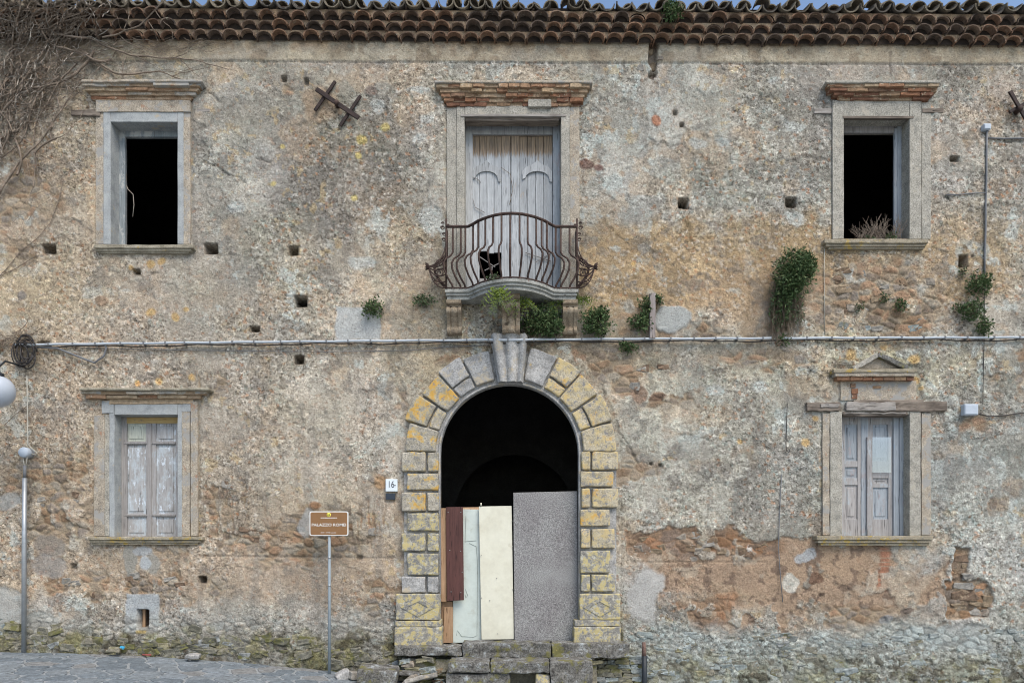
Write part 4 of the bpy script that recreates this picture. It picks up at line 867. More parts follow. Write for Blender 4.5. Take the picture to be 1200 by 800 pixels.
# lower left window: closed shutters
def leaf(parent, a, b_, top, bot, y, pan, mf, mpan, seed, st=None):
    """one panelled leaf: stiles and rails as one piece, each panel its own piece"""
    px0, px1, pans = a, b_, pan
    f = MB(); l, r_ = pans[0][0], pans[0][1]
    rb(f, px0, l, top, bot, y, y+.045, .005, (1, 1, 6), .002, 5, seed, y); rb(f, r_, px1, top, bot, y, y+.045, .005, (1, 1, 6), .002, 5, seed+1, y)
    yy = top
    for q in pans:
        rb(f, l, r_, yy, q[2], y+.002, y+.045, .004, (2, 1, 1), .002, 5, seed+2, y); yy = q[3]
    rb(f, l, r_, yy, bot, y+.002, y+.045, .004, (2, 1, 1), .002, 5, seed+3, y)
    f.build('shutter_leaf', M[mf], parent)
    for k, q in enumerate(pans):
        p = MB(); rb(p, q[0]-.5, q[1]+.5, q[2]-.5, q[3]+.5, y+.024, y+.036, 0, (1, 1, 1), 0, 1, 0, y)
        e = 3.2 if (q[1]-q[0]) > 12 else 2.4
        rb(p, q[0]+e, q[1]-e, q[2]+e, q[3]-e, y+.012, y+.03, .008, (1, 1, 2), .001, 5, seed+k, y)
        p.build('panel', M[mpan[min(k, len(mpan)-1)]], parent)
mb = MB(); rb(mb, 128, 134, 470, 628.5, -.016, .4, .006, (1, 2, 10), .005, 5, 31); rb(mb, 208, 213, 470, 628.5, -.016, .4, .006, (1, 2, 10), .005, 5, 32); rb(mb, 134.1, 207.9, 473, 485.6, -.018, .4, .006, (8, 2, 1), .005, 5, 33)
rb(mb, 119, 133, 469, 484, -.022, .1, .01, (2, 1, 2), .008, 6, 34); rb(mb, 213, 227, 468.5, 482, -.02, .1, .01, (2, 1, 2), .008, 6, 35)
win = mb.build('window', M['concrete'], palazzo); sill(103, 237, 628.5, 637.8, win, 'sill_y', 41, .09)
rb(MB(), 213.2, 222.5, 482, 628, -.012, .1, .006, (2, 1, 14), .007, 7, 36).build('render_band', M['creamrender'], win); rb(MB(), 223.2, 231.5, 470, 628, -.03, .1, .008, (1, 1, 14), .008, 7, 37).build('render_band', M['creamrender'], win); rb(MB(), 110, 122, 486, 628, -.022, .1, .008, (1, 1, 14), .010, 7, 38).build('render_band', M['creamrender'], win); rb(MB(), 122, 128, 486, 628, -.008, .1, .006, (1, 1, 14), .007, 7, 39).build('render_band', M['greyrender'], win)
rb(MB(), 128, 226, 467, 473.3, -.028, .1, .006, (10, 1, 1), .008, 7, 30).build('frieze', M['brick_pale'], win)
y_ = .19
leaf(win, 141, 175, 489, 629, y_, [(147.5, 171, 496, 517), (147.5, 171, 521, 602), (147.5, 171, 605, 627)], 'wood_mauve', ['wood_cream', 'wood_peel', 'wood_peel'], 51)
leaf(win, 175.6, 210, 489, 629, y_, [(182.5, 206, 496, 517), (182.5, 206, 521, 602), (182.5, 206, 605, 627)], 'wood_mauve', ['wood_peel', 'wood_peel', 'wood_peel'], 56)
for py in (519, 603.5): rb(MB(), 146, 206, py-1.1, py+1.1, y_-.014, y_+.01, .004, (6, 1, 1), .002, 6, int(py), y_).build('ledge', M['wood_grey'], win)
rb(MB(), 141.2, 209, 488.7, 495.8, y_-.006, y_+.02, .004, (6, 1, 1), .002, 6, 5, y_).build('top_rail', M['wood_ochre'], win); rb(MB(), 141.2, 147, 495.9, 506, y_-.005, y_+.02, .004, (1, 1, 1), .002, 6, 6, y_).build('top_stile', M['wood_ochre'], win)
rb(MB(), 173, 178, 496, 628.6, y_-.018, y_+.01, .006, (1, 1, 8), .003, 6, 7, y_).build('cover_strip', M['wood_grey'], win)
rb(MB(), 134, 140.8, 486, 629, y_-.01, y_+.07, .005, (1, 1, 6), .002, 6, 8, 0.0).build('wooden_frame', M['wood_grey'], win)

# lower right window: shutters behind a broken glazed leaf, ruined pediment
mb = MB(); rb(mb, 973, 987, 482, 628, -.03, .4, .008, (1, 2, 12), .006, 5, 61); rb(mb, 1066, 1079, 482, 628, -.022, .4, .008, (1, 2, 12), .006, 5, 62); rb(mb, 987.1, 1065.9, 481, 485.2, -.012, .4, .006, (8, 2, 1), .006, 5, 63)
win = mb.build('window', M['greyrender'], palazzo); sill(957, 1094, 627.5, 638.8, win, 'sill_y', 61, .12)
rb(MB(), 964, 972.4, 484, 627, -.02, .1, .008, (1, 1, 14), .008, 7, 64).build('render_band', M['creamrender'], win); rb(MB(), 1080, 1091, 484, 627, -.006, .1, .006, (1, 1, 14), .007, 7, 66).build('render_band', M['creamrender'], win)
for px0, px1, py0, py1, yy, mt, sd_ in [(946, 985, 471, 481, -.05, 'beam', 1), (962, 984, 473, 477, -.065, 'beam_pale', 6), (992, 1050, 471, 481, -.05, 'beam_pale', 2), (1040, 1110, 470, 481.5, -.04, 'beam', 3), (1000, 1082, 468.4, 472, -.03, 'beam', 4), (988, 1064, 482, 487, -.02, 'beam', 5), (990, 1062, 483, 484.5, -.035, 'beam_pale', 8)]:
    rb(MB(), px0, px1, py0, py1, yy, .12, .01, (14, 1, 2), .014, 9, sd_*7).build('lintel_beam', M[mt], win)
y_ = .20
leaf(win, 986, 1009, 488, 627.5, y_, [(990, 1005, 497, 540), (990, 1005, 547, 560), (990, 1005, 568, 608)], 'wood_mauve', ['wood_blue', 'wood_blue', 'wood_mauve'], 71)
rb(MB(), 1009, 1017, 488, 627.5, y_-.012, y_+.04, .006, (1, 1, 8), .003, 6, 72, y_).build('meeting_stile', M['wood_blue'], win)
leaf(win, 1017, 1046, 488, 627.5, y_, [(1023, 1041, 497, 540), (1023, 1041, 560, 566), (1023, 1041, 571, 608)], 'wood_mauve', ['wood_blue', 'wood_mauve', 'wood_blue'], 76)
rb(MB(), 1046, 1052, 488, 627.5, y_-.035, y_+.05, .006, (1, 1, 8), .003, 6, 73, y_).build('glazing_frame', M['wood_blue'], win); rb(MB(), 1052.4, 1058.5, 486, 627.5, y_-.05, y_+.05, .006, (1, 1, 10), .006, 6, 74, y_).build('wooden_frame', M['wood_blue'], win)
rb(MB(), 1016, 1022, 512, 627.5, y_-.045, y_-.008, .005, (1, 1, 8), .003, 6, 75, y_-.04).build('glazing_stile', M['wood_mauve'], win)
rb(MB(), 1022.3, 1044.4, 512, 553.4, y_-.040, y_-.036, 0, (1, 1, 1), 0, 1, 0, y_-.04).build('pane', M['glass'], win)
# frieze, cornice and pediment
rb(MB(), 985, 1074, 446, 469, -.012, .1, .006, (10, 1, 3), .006, 6, 81).build('frieze', M['creamrender'], win)
for px0, px1, py0, py1 in [(998, 1006, 455, 461), (998.5, 1005, 461.5, 467), (1023, 1033, 452, 455), (997, 1003, 449, 454)]:
    rb(MB(), px0, px1, py0, py1, -.024, .05, .004, (2, 1, 1), .004, 9, int(px0+py0)).build('brick', M['brick'], win)
ped = rb(MB(), 977, 1075, 432, 436, -.15, .05, .01, (16, 1, 1), .009, 8, 82).build('pediment', M['sill_y'], palazzo)
rb(MB(), 979, 1073, 436.2, 440.5, -.13, .05, .008, (16, 1, 1), .008, 8, 83).build('moulding', M['creamrender'], ped)
x = 981
while x < 1071:
    w_ = rng.uniform(10, 16); rb(MB(), x, min(x+w_-.6, 1072), 440.8, 445.2, -.10, .05, .006, (2, 1, 1), .007, 9, int(x)).build('brick', M['brick'], ped); x += w_
MB().prism([(X(1003), Z(432)), (X(1061), Z(432)), (X(1030), Z(415))], -.03, .05).build('tympanum', M['creamrender'], ped)
for a, b_, mt in [((1001, 433), (1030, 416.5), 'greyrender'), ((1063, 432), (1029, 416), 'deep_dark')]:
    pa, pb = P(a[0], a[1], -.10), P(b_[0], b_[1], -.10); t = (pb-pa).normalized(); nrm = Vector((-t.z, 0, t.x))
    if nrm.z < 0: nrm = -nrm
    mb = MB(); L = (pb-pa).length
    mb.rbox(0, L, -.11, .05, -.02, .055, .012, (8, 1, 1), .010, 8, int(a[0]), lambda p, pa=pa, t=t, nrm=nrm: pa+t*p.x+nrm*p.z+Vector((0, p.y+.10, 0)))
    mb.build('raking_moulding', M['step' if mt == 'deep_dark' else mt], ped)

# ------------------------------------------------------------------ portal
PC = (597, 531)
ring = MB()
for k in range(36):      # plain archivolt ring, jamb strips behind the rusticated blocks
    t0, t1 = math.pi*k/36, math.pi*(k+1)/36
    pts = [(X(PC[0])+r_*S*math.cos(t), Z(PC[1])+r_*S*math.sin(t)) for r_, t in ((81, t0), (118, t0), (118, t1), (81, t1))]
    ring.prism(pts, -.025, .14)
for a, b_ in ((509, 515.9), (678.1, 685)): ring.box(X(a), X(b_), -.025, .14, Z(754), Z(531))
ring.box(X(474), X(516.2), -.022, .1, Z(696), Z(531)); ring.box(X(677.8), X(722), -.022, .1, Z(696), Z(531))
portal = ring.build('portal', M['vous_g'], palazzo)
def vous(t0, t1, r0, r1, mat, seed, proud=.105, name='voussoir'):
    """t in degrees from the vertical, positive to the right"""
    def fm(p):
        t = R(90-(t0+(t1-t0)*p.x)); rr = (r0+(r1-r0)*p.z)*S
        return Vector((X(PC[0])+rr*math.cos(t), p.y, Z(PC[1])+rr*math.sin(t)))
    # rounded in real size, mapped to the ring
    wx = abs(R(t1-t0))*(r0+r1)/2*S; wz = (r1-r0)*S
    def fm2(p): return fm(Vector((p.x/wx, p.y, p.z/wz)))
    mb = MB(); mb.rbox(0, wx, -proud, .06, 0, wz, .024, (6, 2, 6), .0, 1, 0, None)
    vv = []
    for p in mb.v:
        q = fm2(Vector(p)); q += mnoise.noise_vector(q*6+Vector((seed, 0, 0)))*.012+mnoise.noise_vector(q*20)*.005; vv.append(q)
    mb.v = [tuple(q) for q in vv]
    return mb.build(name, M[mat], portal)
js = [10.8, 27, 42, 57, 73, 90]; g = 0.55
outL = [121, 125, 122, 128, 121]; outR = [124, 125, 123, 126, 124]
mL = ['vous_g', 'vous_g', 'vous_l', 'vous_l', 'vous_l']; mR = ['vous_g', 'vous_r', 'vous_r', 'vous_r', 'vous_r']
for i in range(5):
    for sgn, outr, mt in ((-1, outL, mL), (1, outR, mR)):
        a, b_ = js[i]+g, js[i+1]-g
        if i == 4: b_ = 89.2
        t0, t1 = (a, b_) if sgn > 0 else (-b_, -a)
        if i % 2 == 1: vous(t0, t1, 86, 98.5, mt[i], i*5+sgn, .085); vous(t0, t1, 100.5, outr[i], mt[i], i*7+sgn, .105)
        else: vous(t0, t1, 86, outr[i], mt[i], i*9+sgn, .10)
# roll moulding on the arris
pth = [P(PC[0]-82.3, 695, -.03)]+[P(PC[0]+82.3*math.cos(t), PC[1]-82.3*math.sin(t), -.03) for t in np.linspace(math.pi, 0, 33)]+[P(PC[0]+82.3, 695, -.03)]
MB().tube(pth, .020, 8).build('roll_moulding', M['vous_g'], portal)
# jamb blocks
LB = [(529.5, 552, 2), (554.6, 574, 1), (576.5, 598.5, 2), (600.8, 621.5, 1), (624.5, 645.5, 2), (648, 673.5, 1), (675.5, 694, 2)]
RB_ = [(529, 550, 2), (552, 570, 1), (572, 594, 2), (596.5, 616, 1), (619.5, 642, 2), (645, 671, 1), (673, 692.5, 2)]
for i, (p0, p1, k) in enumerate(LB):
    mt = 'vous_l' if i < 3 else ('plinth' if i < 6 else 'vous_g')
    parts = [(470.5, 498.5), (500.8, 513.8)] if k == 2 else [(477, 513.8)]
    for a, b_ in parts: rb(MB(), a, b_, p0, p1, -.10, .06, .022, (5, 2, 4), .010, 9, i*3+int(a)).build('block', M[mt], portal)
for i, (p0, p1, k) in enumerate(RB_):
    mt = 'vous_r' if i < 5 else 'plinth'
    parts = [(681.5, 691.8), (694, 724.5)] if k == 2 else [(680.5, 719)]
    if i >= 3: parts = [(a-.5, b_-(4 if b_ > 700 else 0)) for a, b_ in parts]
    for a, b_ in parts: rb(MB(), a, b_, p0, p1, -.10, .06, .022, (5, 2, 4), .010, 9, i*3+int(a)).build('block', M[mt], portal)
for a, b_, lo in ((463.8, 515, 0), (679, 727, 0)):
    rb(MB(), a, b_, 695.5, 726, -.13, .08, .018, (5, 2, 4), .007, 8, int(a)).build('plinth_block', M['plinth'], portal)
    cx_, cy_ = (a+b_)/2, 711        # carved lozenge
    lz = [(X(cx_+dx, -.135), Z(cy_+dy, -.135)) for dx, dy in ((-20, 0), (0, -11), (20, 0), (0, 11))]; lz2 = [(X(cx_, -.135)+(x_-X(cx_, -.135))*.6, Z(cy_, -.135)+(z_-Z(cy_, -.135))*.6) for x_, z_ in lz]
    mb = MB()
    for k in range(4): mb.prism([lz[k], lz[(k+1) % 4], lz2[(k+1) % 4], lz2[k]], -.142, -.12)
    mb.build('carved_lozenge', M['plinth'], portal)
for a, b_, p0, p1 in ((462, 517.5, 727, 757.5), (672.5, 727.8, 726.5, 754.5)):
    rb(MB(), a+1, b_-1, p0, p0+7, -.145, .3, .012, (5, 2, 1), .006, 8, int(a)).build('plinth_moulding', M['plinth'], portal)
    rb(MB(), a, b_, p0+7.5, p1, -.165, .3, .02, (5, 2, 3), .008, 8, int(a)+1).build('plinth_block', M['plinth'], portal)
# fluted, flaring keystone with a twisted bead
ks = MB(); nU, nV = 40, 14; vv = []
for j in range(nV+1):
    t = j/nV; py = 397+(450-397)*t; wl, wr = 574.5+(584-574.5)*t, 618.5+(612.5-618.5)*t
    base_y = -.13-.10*(1-t)**1.5
    for i in range(nU+1):
        s_ = i/nU; fl = -.075*abs(math.sin(s_*math.pi*2.5+.3))**.8; edge = min(s_, 1-s_)*14
        y = (base_y+fl)*min(1, .35+edge*.65) if edge < 1 else base_y+fl
        q = P(wl+(wr-wl)*s_, py, 0)+Vector((0, y, 0)); vv.append(q+mnoise.noise_vector(q*9)*.008+mnoise.noise_vector(q*25)*.004)
ks.add(vv, [(j*(nU+1)+i, j*(nU+1)+i+1, (j+1)*(nU+1)+i+1, (j+1)*(nU+1)+i) for j in range(nV) for i in range(nU)], False)
b0 = len(ks.v); ks.box(X(575.5), X(617.5), -.16, .05, Z(403), Z(397.5)); ks.prism([(X(575.5), Z(397.5)), (X(583.5), Z(449.5)), (X(613), Z(449.5)), (X(617.5), Z(397.5))], -.10, .05)
kst = ks.build('keystone', M['vous_g'], portal)
bd = MB()
for k in range(10): bd.lathe(P(596.5+.15*k*0, 404+k*3.4, -.24+.008*k), [(.002, -.024), (.022, -.012), (.026, 0), (.022, .012), (.002, .024)], 8)
bd.build('twisted_bead', M['vous_g'], portal)

# ------------------------------------------------------------------ balcony
ZB = 5.59; bx = X(599.5)
def plan(s_):
    """front line of the slab: shallow ends, bowed middle. s in -1..1"""
    x = s_*1.03; a = abs(s_)
    t = max(0.0, 1-(a/.66)**2); y = -.26-.42*t*min(1, (t+.25)/.6)
    return Vector((bx+x, y, 0))
sl_ = [i/28*2-1 for i in range(29)]
def slab(mb, z0, z1, off, k=1.0):
    pts = [plan(s_) for s_ in sl_]; pts = [Vector((bx+(p.x-bx)*k, p.y+off, 0)) for p in pts]
    poly = [(p.x, p.y) for p in pts]+[(pts[-1].x, .02), (pts[0].x, .02)]
    n = len(poly); v = [(x, y, z0) for x, y in poly]+[(x, y, z1) for x, y in poly]
    mb.add(v, [tuple(range(n-1, -1, -1)), tuple(range(n, 2*n))]+[(i, (i+1) % n, (i+1) % n+n, i+n) for i in range(n)])
mb = MB(); slab(mb, ZB-.045, ZB, 0); slab(mb, ZB-.09, ZB-.046, .025, .985); slab(mb, ZB-.145, ZB-.091, .05, .97)
M['slab'] = m_mineral('balcony_stone', [(0.17, 0.17, 0.15), (0.29, 0.29, 0.26), (0.38, 0.38, 0.345)], 8, 60, 0.4, 0.008, patches=[((0.10, 0.095, 0.08), 7, 0.58, 0.68), ((0.20, 0.06, 0.05), 14, 0.68, 0.72)])
bal = mb.build('balcony', M['slab'], palazzo)
M['corbel'] = m_mineral('corbel_stone', [(0.15, 0.11, 0.075), (0.27, 0.215, 0.15), (0.37, 0.315, 0.235)], 9, 60, 0.45, 0.008, patches=[((0.09, 0.07, 0.05), 7, 0.58, 0.66)])
def corbel(pxc, wpx, front, drop, seed):
    """scroll bracket: profile (y, z) swept across its width"""
    f = front; prof = [(-f, 0), (-f, -.05), (-f+.02, -.065), (-f+.045, -.07), (-f+.045, -.09)]
    prof += [(-f+.075-.07*math.cos(t), -.155+.065*math.sin(t)) for t in np.linspace(1.2, -1.0, 7)]
    prof += [(-f+.10, -.27), (-f+.135, -.33), (-f+.15, -drop+.13)]
    prof += [(-f+.155-.045*math.cos(t), -drop+.065+.05*math.sin(t)) for t in np.linspace(1.2, -1.3, 6)]
    prof += [(.02, -drop), (.02, 0)]; prof = [(min(y, .02), z) for y, z in prof]
    h = wpx*S/2; x0 = X(pxc); n = len(prof); mb = MB()
    xs_ = [-h, -h*.55, -h*.5, -h*.1, h*.1, h*.5, h*.55, h]; g_ = [0, 0, .022, .0, 0, .022, 0, 0]
    for q, gg in zip(xs_, g_): mb.v += [(x0+q, y+(gg if 4 < i < 20 else 0), ZB-.147+z) for i, (y, z) in enumerate(prof)]
    k = len(xs_)
    for a in range(k-1):
        for i in range(n): mb.f.append((a*n+i, a*n+(i+1) % n, (a+1)*n+(i+1) % n, (a+1)*n+i)); mb.sm.append(False)
    mb.f += [tuple(range(n)), tuple((k-1)*n+i for i in range(n-1, -1, -1))]; mb.sm += [False, False]
    return mb.build('corbel', M['corbel'], bal)
corbel(533, 17, .22, .50, 1); corbel(599, 20, .48, .56, 2); corbel(667, 17, .22, .50, 3)
# railing
HR = .985
def railp(s_): p = plan(s_*.985); return Vector((p.x, p.y+.045, 0))
def nrm_(s_): a = R(68)*math.sin(min(1, abs(s_))*math.pi/2)*(1 if s_ > 0 else -1); return Vector((math.sin(a), -math.cos(a), 0))
bars = [529.5, 539, 544.5, 554, 560.5, 569, 578, 588, 598, 608.6, 618, 628, 634.5, 641, 652, 658, 668.5]
belly = [(0, .0), (.05, .01), (.16, .085), (.28, .14), (.38, .15), (.46, .11), (.52, .035), (.58, .0), (.98, 0)]
for pxb in bars:
    s_ = (X(pxb)*.965-bx)/1.015; p = railp(s_); nv = nrm_(s_)
    path = [Vector((p.x, p.y, ZB+.03+h*.96))+nv*b_ for h, b_ in belly]
    MB().tube(path, .0155, 6).build('baluster', M['iron'], bal)
    MB().lathe((p.x, p.y, ZB-.002), [(.012, 0), (.03, .012), (.026, .03), (.014, .045)], 8).build('baluster_foot', M['iron'], bal)
hp = [railp(i/24*2-1)+Vector((0, 0, ZB+HR)) for i in range(25)]
mb = MB()
for i in range(24):
    a, b_ = hp[i], hp[i+1]; pass
mb.tube(hp, .024, 6); mb.build('handrail', M['iron'], bal)
lowr = [railp(i/24*2-1)+Vector((0, 0, ZB+.035)) for i in range(25)]; MB().tube(lowr, .012, 5).build('bottom_rail', M['iron'], bal)
for sg in (-1, 1):
    c0 = railp(sg); mb = MB()
    mb.tube([Vector((c0.x, c0.y, ZB)), Vector((c0.x, c0.y, ZB+HR+.12))], .014, 6)          # corner post and spike
    for z_ in (ZB+.035, ZB+HR): mb.tube([Vector((c0.x, c0.y, z_)), Vector((c0.x, .03, z_))], .013, 5)
    mb.build('corner_post', M['iron'], bal)
    for yb in (-.16, -.07):
        nv = Vector((sg, 0, 0)); MB().tube([Vector((c0.x, yb, ZB+.03+h*.96))+nv*b_*1.3 for h, b_ in belly], .0155, 6).build('baluster', M['iron'], bal)
    # fan of curved bars gathered in a rosette
    ctr = Vector((c0.x+sg*.27, c0.y-.02, ZB+.36))
    for k, (dz, bow) in enumerate([(.34, .02), (.24, .06), (.15, .05), (.02, -.05), (-.10, -.10), (-.20, -.13), (-.30, -.14)]):
        e = Vector((c0.x+sg*.01, c0.y+.02*(k % 2), ZB+.34+dz)); mid = ctr.lerp(e, .45)+Vector((sg*(.05 if dz < .1 else -.10), -.05, -.12 if dz > 0 else bow*1.6))
        pth = [(ctr*(1-t)**2+mid*2*t*(1-t)+e*t*t) for t in np.linspace(0, 1, 9)]
        MB().tube(pth, .010, 5).build('fan_bar', M['iron'], bal)
    for (dx, dz, r0) in ((.10, -.10, .075), (.13, -.24, .055), (.09, .05, .05)):
        sp = [Vector((c0.x+sg*(dx+r0*(1-t)*math.cos(t*12)), c0.y-.02, ZB+.36+dz+r0*(1-t)*math.sin(t*12))) for t in np.linspace(0, .85, 18)]
        MB().tube(sp, .008, 5).build('scroll', M['iron'], bal)
    ro = MB()
    for k in range(12):
        a = k*math.pi/6; d = Vector((sg*.3, math.cos(a), math.sin(a))); ro.tube([ctr, ctr+d*.035, ctr+d*.055+Vector((sg*.03, 0, 0))], [.012, .014, .004], 5)
    ro.build('rosette', M['iron'], bal)
    for (dx, dz, r0) in ((.055, -.02, .035), (.05, .05, .025), (.03, -.12, .03), (.035, -.20, .03), (-.03, .02, .02)):
        sp = [Vector((c0.x+sg*(dx+r0*math.cos(t*9)*(1-.6*t)), c0.y, ZB+HR+dz+r0*math.sin(t*9)*(1-.6*t))) for t in np.linspace(0, 1, 14)]
        MB().tube(sp, .007, 5).build('scroll', M['iron'], bal)

# ------------------------------------------------------------------ steps and loose slabs
steps = empty('door_steps', P(600, 806, -.3))
tag(steps, 'worn dark stone steps with cracked slabs below the arched portal', 'steps')
yt = -.36
for a, b_, p0, p1, s1_ in [(462, 541, 757.5, 768, 1), (542, 646, 753, 771, 2), (647, 738, 753.5, 771, 3)]:
    rb(MB(), a, b_, p0, p1, yt, -.03, .022, (14, 4, 3), .022, 7, s1_).build('slab', M['step'], steps)
for a, b_, p0, p1, s1_ in [(525, 573, 775, 788, 4), (574.5, 644, 775, 788.5, 5), (645.5, 695, 774.5, 806, 6)]:
    rb(MB(), a, b_, p0, p1, yt-.40, yt+.02, .02, (12, 5, 3), .022, 7, s1_).build('slab', M['step'], steps)
for a, b_ in ((522, 598), (628, 644)): rb(MB(), a, b_, 789, 815, yt-.37, yt-.05, .03, (4, 2, 3), .03, 5, int(a)).build('riser_block', M['plinth' if a > 600 else 'step'], steps)
rb(MB(), 470, 700, 771.5, 830, yt+.10, -.05, .02, (10, 1, 4), .03, 5, 9).build('riser_wall', M['stone_moss'], steps)
for k in range(46):
    px = rng.uniform(470, 545) if k < 26 else rng.uniform(545, 700); stone(px, rng.uniform(771, 800) if k < 26 else rng.uniform(769, 776), rng.uniform(10, 20), rng.uniform(4, 7), rng.choice(['stone_moss', 'stone_brown', 'stone_lich']), steps, y=yt+.10-(.02 if k < 26 else -.03), depth=.16)
def loose(name, px, py, y, w_, d_, h_, rot, mat, label, seed, cat='stone', group='loose stones at the foot of the wall'):
    c0 = P(px, py, y); mb = MB(); mb.rbox(-w_/2, w_/2, -d_/2, d_/2, 0, h_, min(.02, h_*.3), (4, 3, 2), .018, 5, seed)
    me_ = mb.mesh(name, M[mat], (0, 0, 0)); o = link(name, me_, None, None, c0); o.rotation_euler = tuple(R(a) for a in rot)
    tag(o, label, cat, group); return o
loose('stone_slab', 443, 797, -.55, .58, .42, .20, (4, 5, 6), 'step', 'broken grey stone slab lying tilted beside the sign post foot', 1)
loose('flat_stone', 494, 797, -.60, .50, .40, .07, (-14, -12, 10), 'stone_brown', 'flat orange-brown stone leaning left of the door steps', 2)
loose('flat_stone', 481, 800, -.68, .26, .25, .07, (-10, -40, 0), 'stone_brown', 'small brown stone tipped on edge beside the flat orange stone', 3)
loose('cobble', 404, 795, -.52, .22, .18, .12, (5, -22, 20), 'vous_g', 'pale pointed loose stone next to the sign post foot', 4)
loose('cobble', 414, 796, -.56, .16, .16, .13, (0, 10, 40), 'stone_brown', 'rounded brownish loose stone beside the tilted grey slab', 5)
loose('flat_stone', 478, 790, -.36, .34, .3, .06, (0, 4, 12), 'step', 'dark flat stone wedged at the left end of the door steps', 6)
loose('cobble', 226, 771, -.24, .20, .14, .07, (0, 4, 8), 'vous_g', 'small pale flat stone lying at the foot of the wall on the street', 7)
loose('cobble', 133, 764, -.20, .16, .12, .085, (0, 6, 30), 'stone_moss', 'mossy round stone at the foot of the wall near the blue litter', 8)

# ------------------------------------------------------------------ boards closing the doorway
def board(name, pts, y, th, mat, label, cat='board', lean=.03, seed=0):
    """flat board from its four corners in the photograph; leans back a little"""
    zt_ = max(Z(p[1], y) for p in pts); zb_ = min(Z(p[1], y) for p in pts)
    P4 = [P(a, b_, y) for a, b_ in pts]
    v = [Vector((p.x, y+lean*(p.z-zb_)/(zt_-zb_), p.z)) for p in P4]
    n = 4; vv = [p for p in v]+[p+Vector((0, th, 0)) for p in v]
    mb = MB(); mb.add(vv, [(0, 1, 2, 3), (7, 6, 5, 4)]+[(i, i+4, (i+1) % 4+4, (i+1) % 4) for i in range(4)])
    o = mb.build(name, M[mat]); 
    bm = bmesh.new(); bm.from_mesh(o.data); bmesh.ops.bevel(bm, geom=bm.edges, offset=.003, segments=1, affect='EDGES'); bm.to_mesh(o.data); bm.free()
    if label: tag(o, label, cat, 'boards closing the doorway')
    return o
chip = board('chipboard_sheet', [(601.5, 576.8), (676.5, 575), (677.5, 752), (603, 752)], .10, .02, 'chip', 'speckled grey chipboard sheet closing the right half of the doorway')
cream = board('door_panel', [(561, 593), (599.5, 592.3), (602.3, 748.5), (564.2, 749)], .125, .03, 'panel_cream', 'cream painted flush door panel standing beside the chipboard sheet', 'door panel')
MB().tube([P(563.7, 592.4, .145), P(563.7, 589, .145)], .011, 6).build('hinge_pin', M['panel_cream'], cream)
for a, b_ in ((582, 677), (574, 703), (583, 742), (600, 610), (600.5, 640), (601, 690), (564.5, 700), (564, 650)): MB().lathe(P(a, b_, .123), [(.001, -.003), (.007, -.003), (.008, .004)], 6, 'Y').build('screw', M['screw'], cream)
green = board('door_panel', [(531, 596), (561.5, 596.5), (564, 752.4), (530.8, 752.6)], .19, .03, 'panel_green', 'pale green old door panel standing left of the cream panel', 'door panel')
def on(pts, y): return [P(a, b_, y) for a, b_ in pts]
for pts in ([(545, 634), (558, 633)], [(545, 635), (546, 604)], [(535, 744), (536, 738), (541, 745), (555, 746), (559, 744), (559.5, 660), (558, 640), (550, 636)], [(545.5, 690), (548, 697), (546, 700), (545, 696)]):
    MB().tube([p+Vector((0, .030*(p.z-Z(752.6, .19))/(Z(596, .19)-Z(752.6, .19)), 0)) for p in on(pts, .187)], .004, 4).build('crack_line', M['panel_line'], green)
brown = board('brown_board', [(522.3, 593.8), (542.3, 593.5), (543.6, 702.8), (523.6, 703.8)], .075, .025, 'plank_brown', 'dark brown varnished board nailed at the left of the doorway')
for a, b_ in ((527, 644.5), (539.8, 645.5), (528.5, 693), (540, 694), (525, 600), (540, 600), (541.5, 670)): MB().lathe(P(a, b_, .075+.03*(703-b_)/110-.001), [(.001, -.003), (.008, -.003), (.009, .004)], 6, 'Y').build('screw', M['screw'], brown)
pine = board('pine_strip', [(516.4, 595), (522.3, 595), (523.4, 704.5), (517, 704.5)], .115, .04, 'plank_raw', 'narrow raw pine strip between left jamb and brown board')
board('pine_offcut', [(520.5, 711), (530.3, 711), (530.6, 752.8), (519.3, 752.8)], .10, .04, 'plank_raw', 'short raw pine offcut standing below the brown board')
board('pine_batten', [(517, 704.5), (530, 704.5), (530, 752.6), (517, 752.6)], .16, .03, 'plank_raw', 'raw pine batten behind the short offcut by the left jamb')
board('top_batten', [(530, 594.3), (566, 593.6), (566, 597.6), (530, 598)], .235, .03, 'plank_raw', 'raw pine cross batten behind the tops of the door panels')

# ------------------------------------------------------------------ text
def text_mesh(txt, size, mat, name, parent, loc, width=None, thick=0.0008, bold=0.0):
    cu = bpy.data.curves.new(name, 'FONT'); cu.body = txt; cu.size = size; cu.align_x = 'CENTER'; cu.align_y = 'CENTER'; cu.extrude = thick; cu.offset = bold
    t = bpy.data.objects.new(name, cu); col.objects.link(t); dg = bpy.context.evaluated_depsgraph_get(); dg.update()
    me_ = bpy.data.meshes.new_from_object(t.evaluated_get(dg)); bpy.data.objects.remove(t)
    co = np.array([v.co[:] for v in me_.vertices]); k = 1.0
    if width: k = width/(co[:, 0].max()-co[:, 0].min())
    for v in me_.vertices: v.co = (v.co.x*k, -v.co.z, v.co.y)
    me_.materials.clear(); o = link(name, me_, M[mat], parent, loc); return o
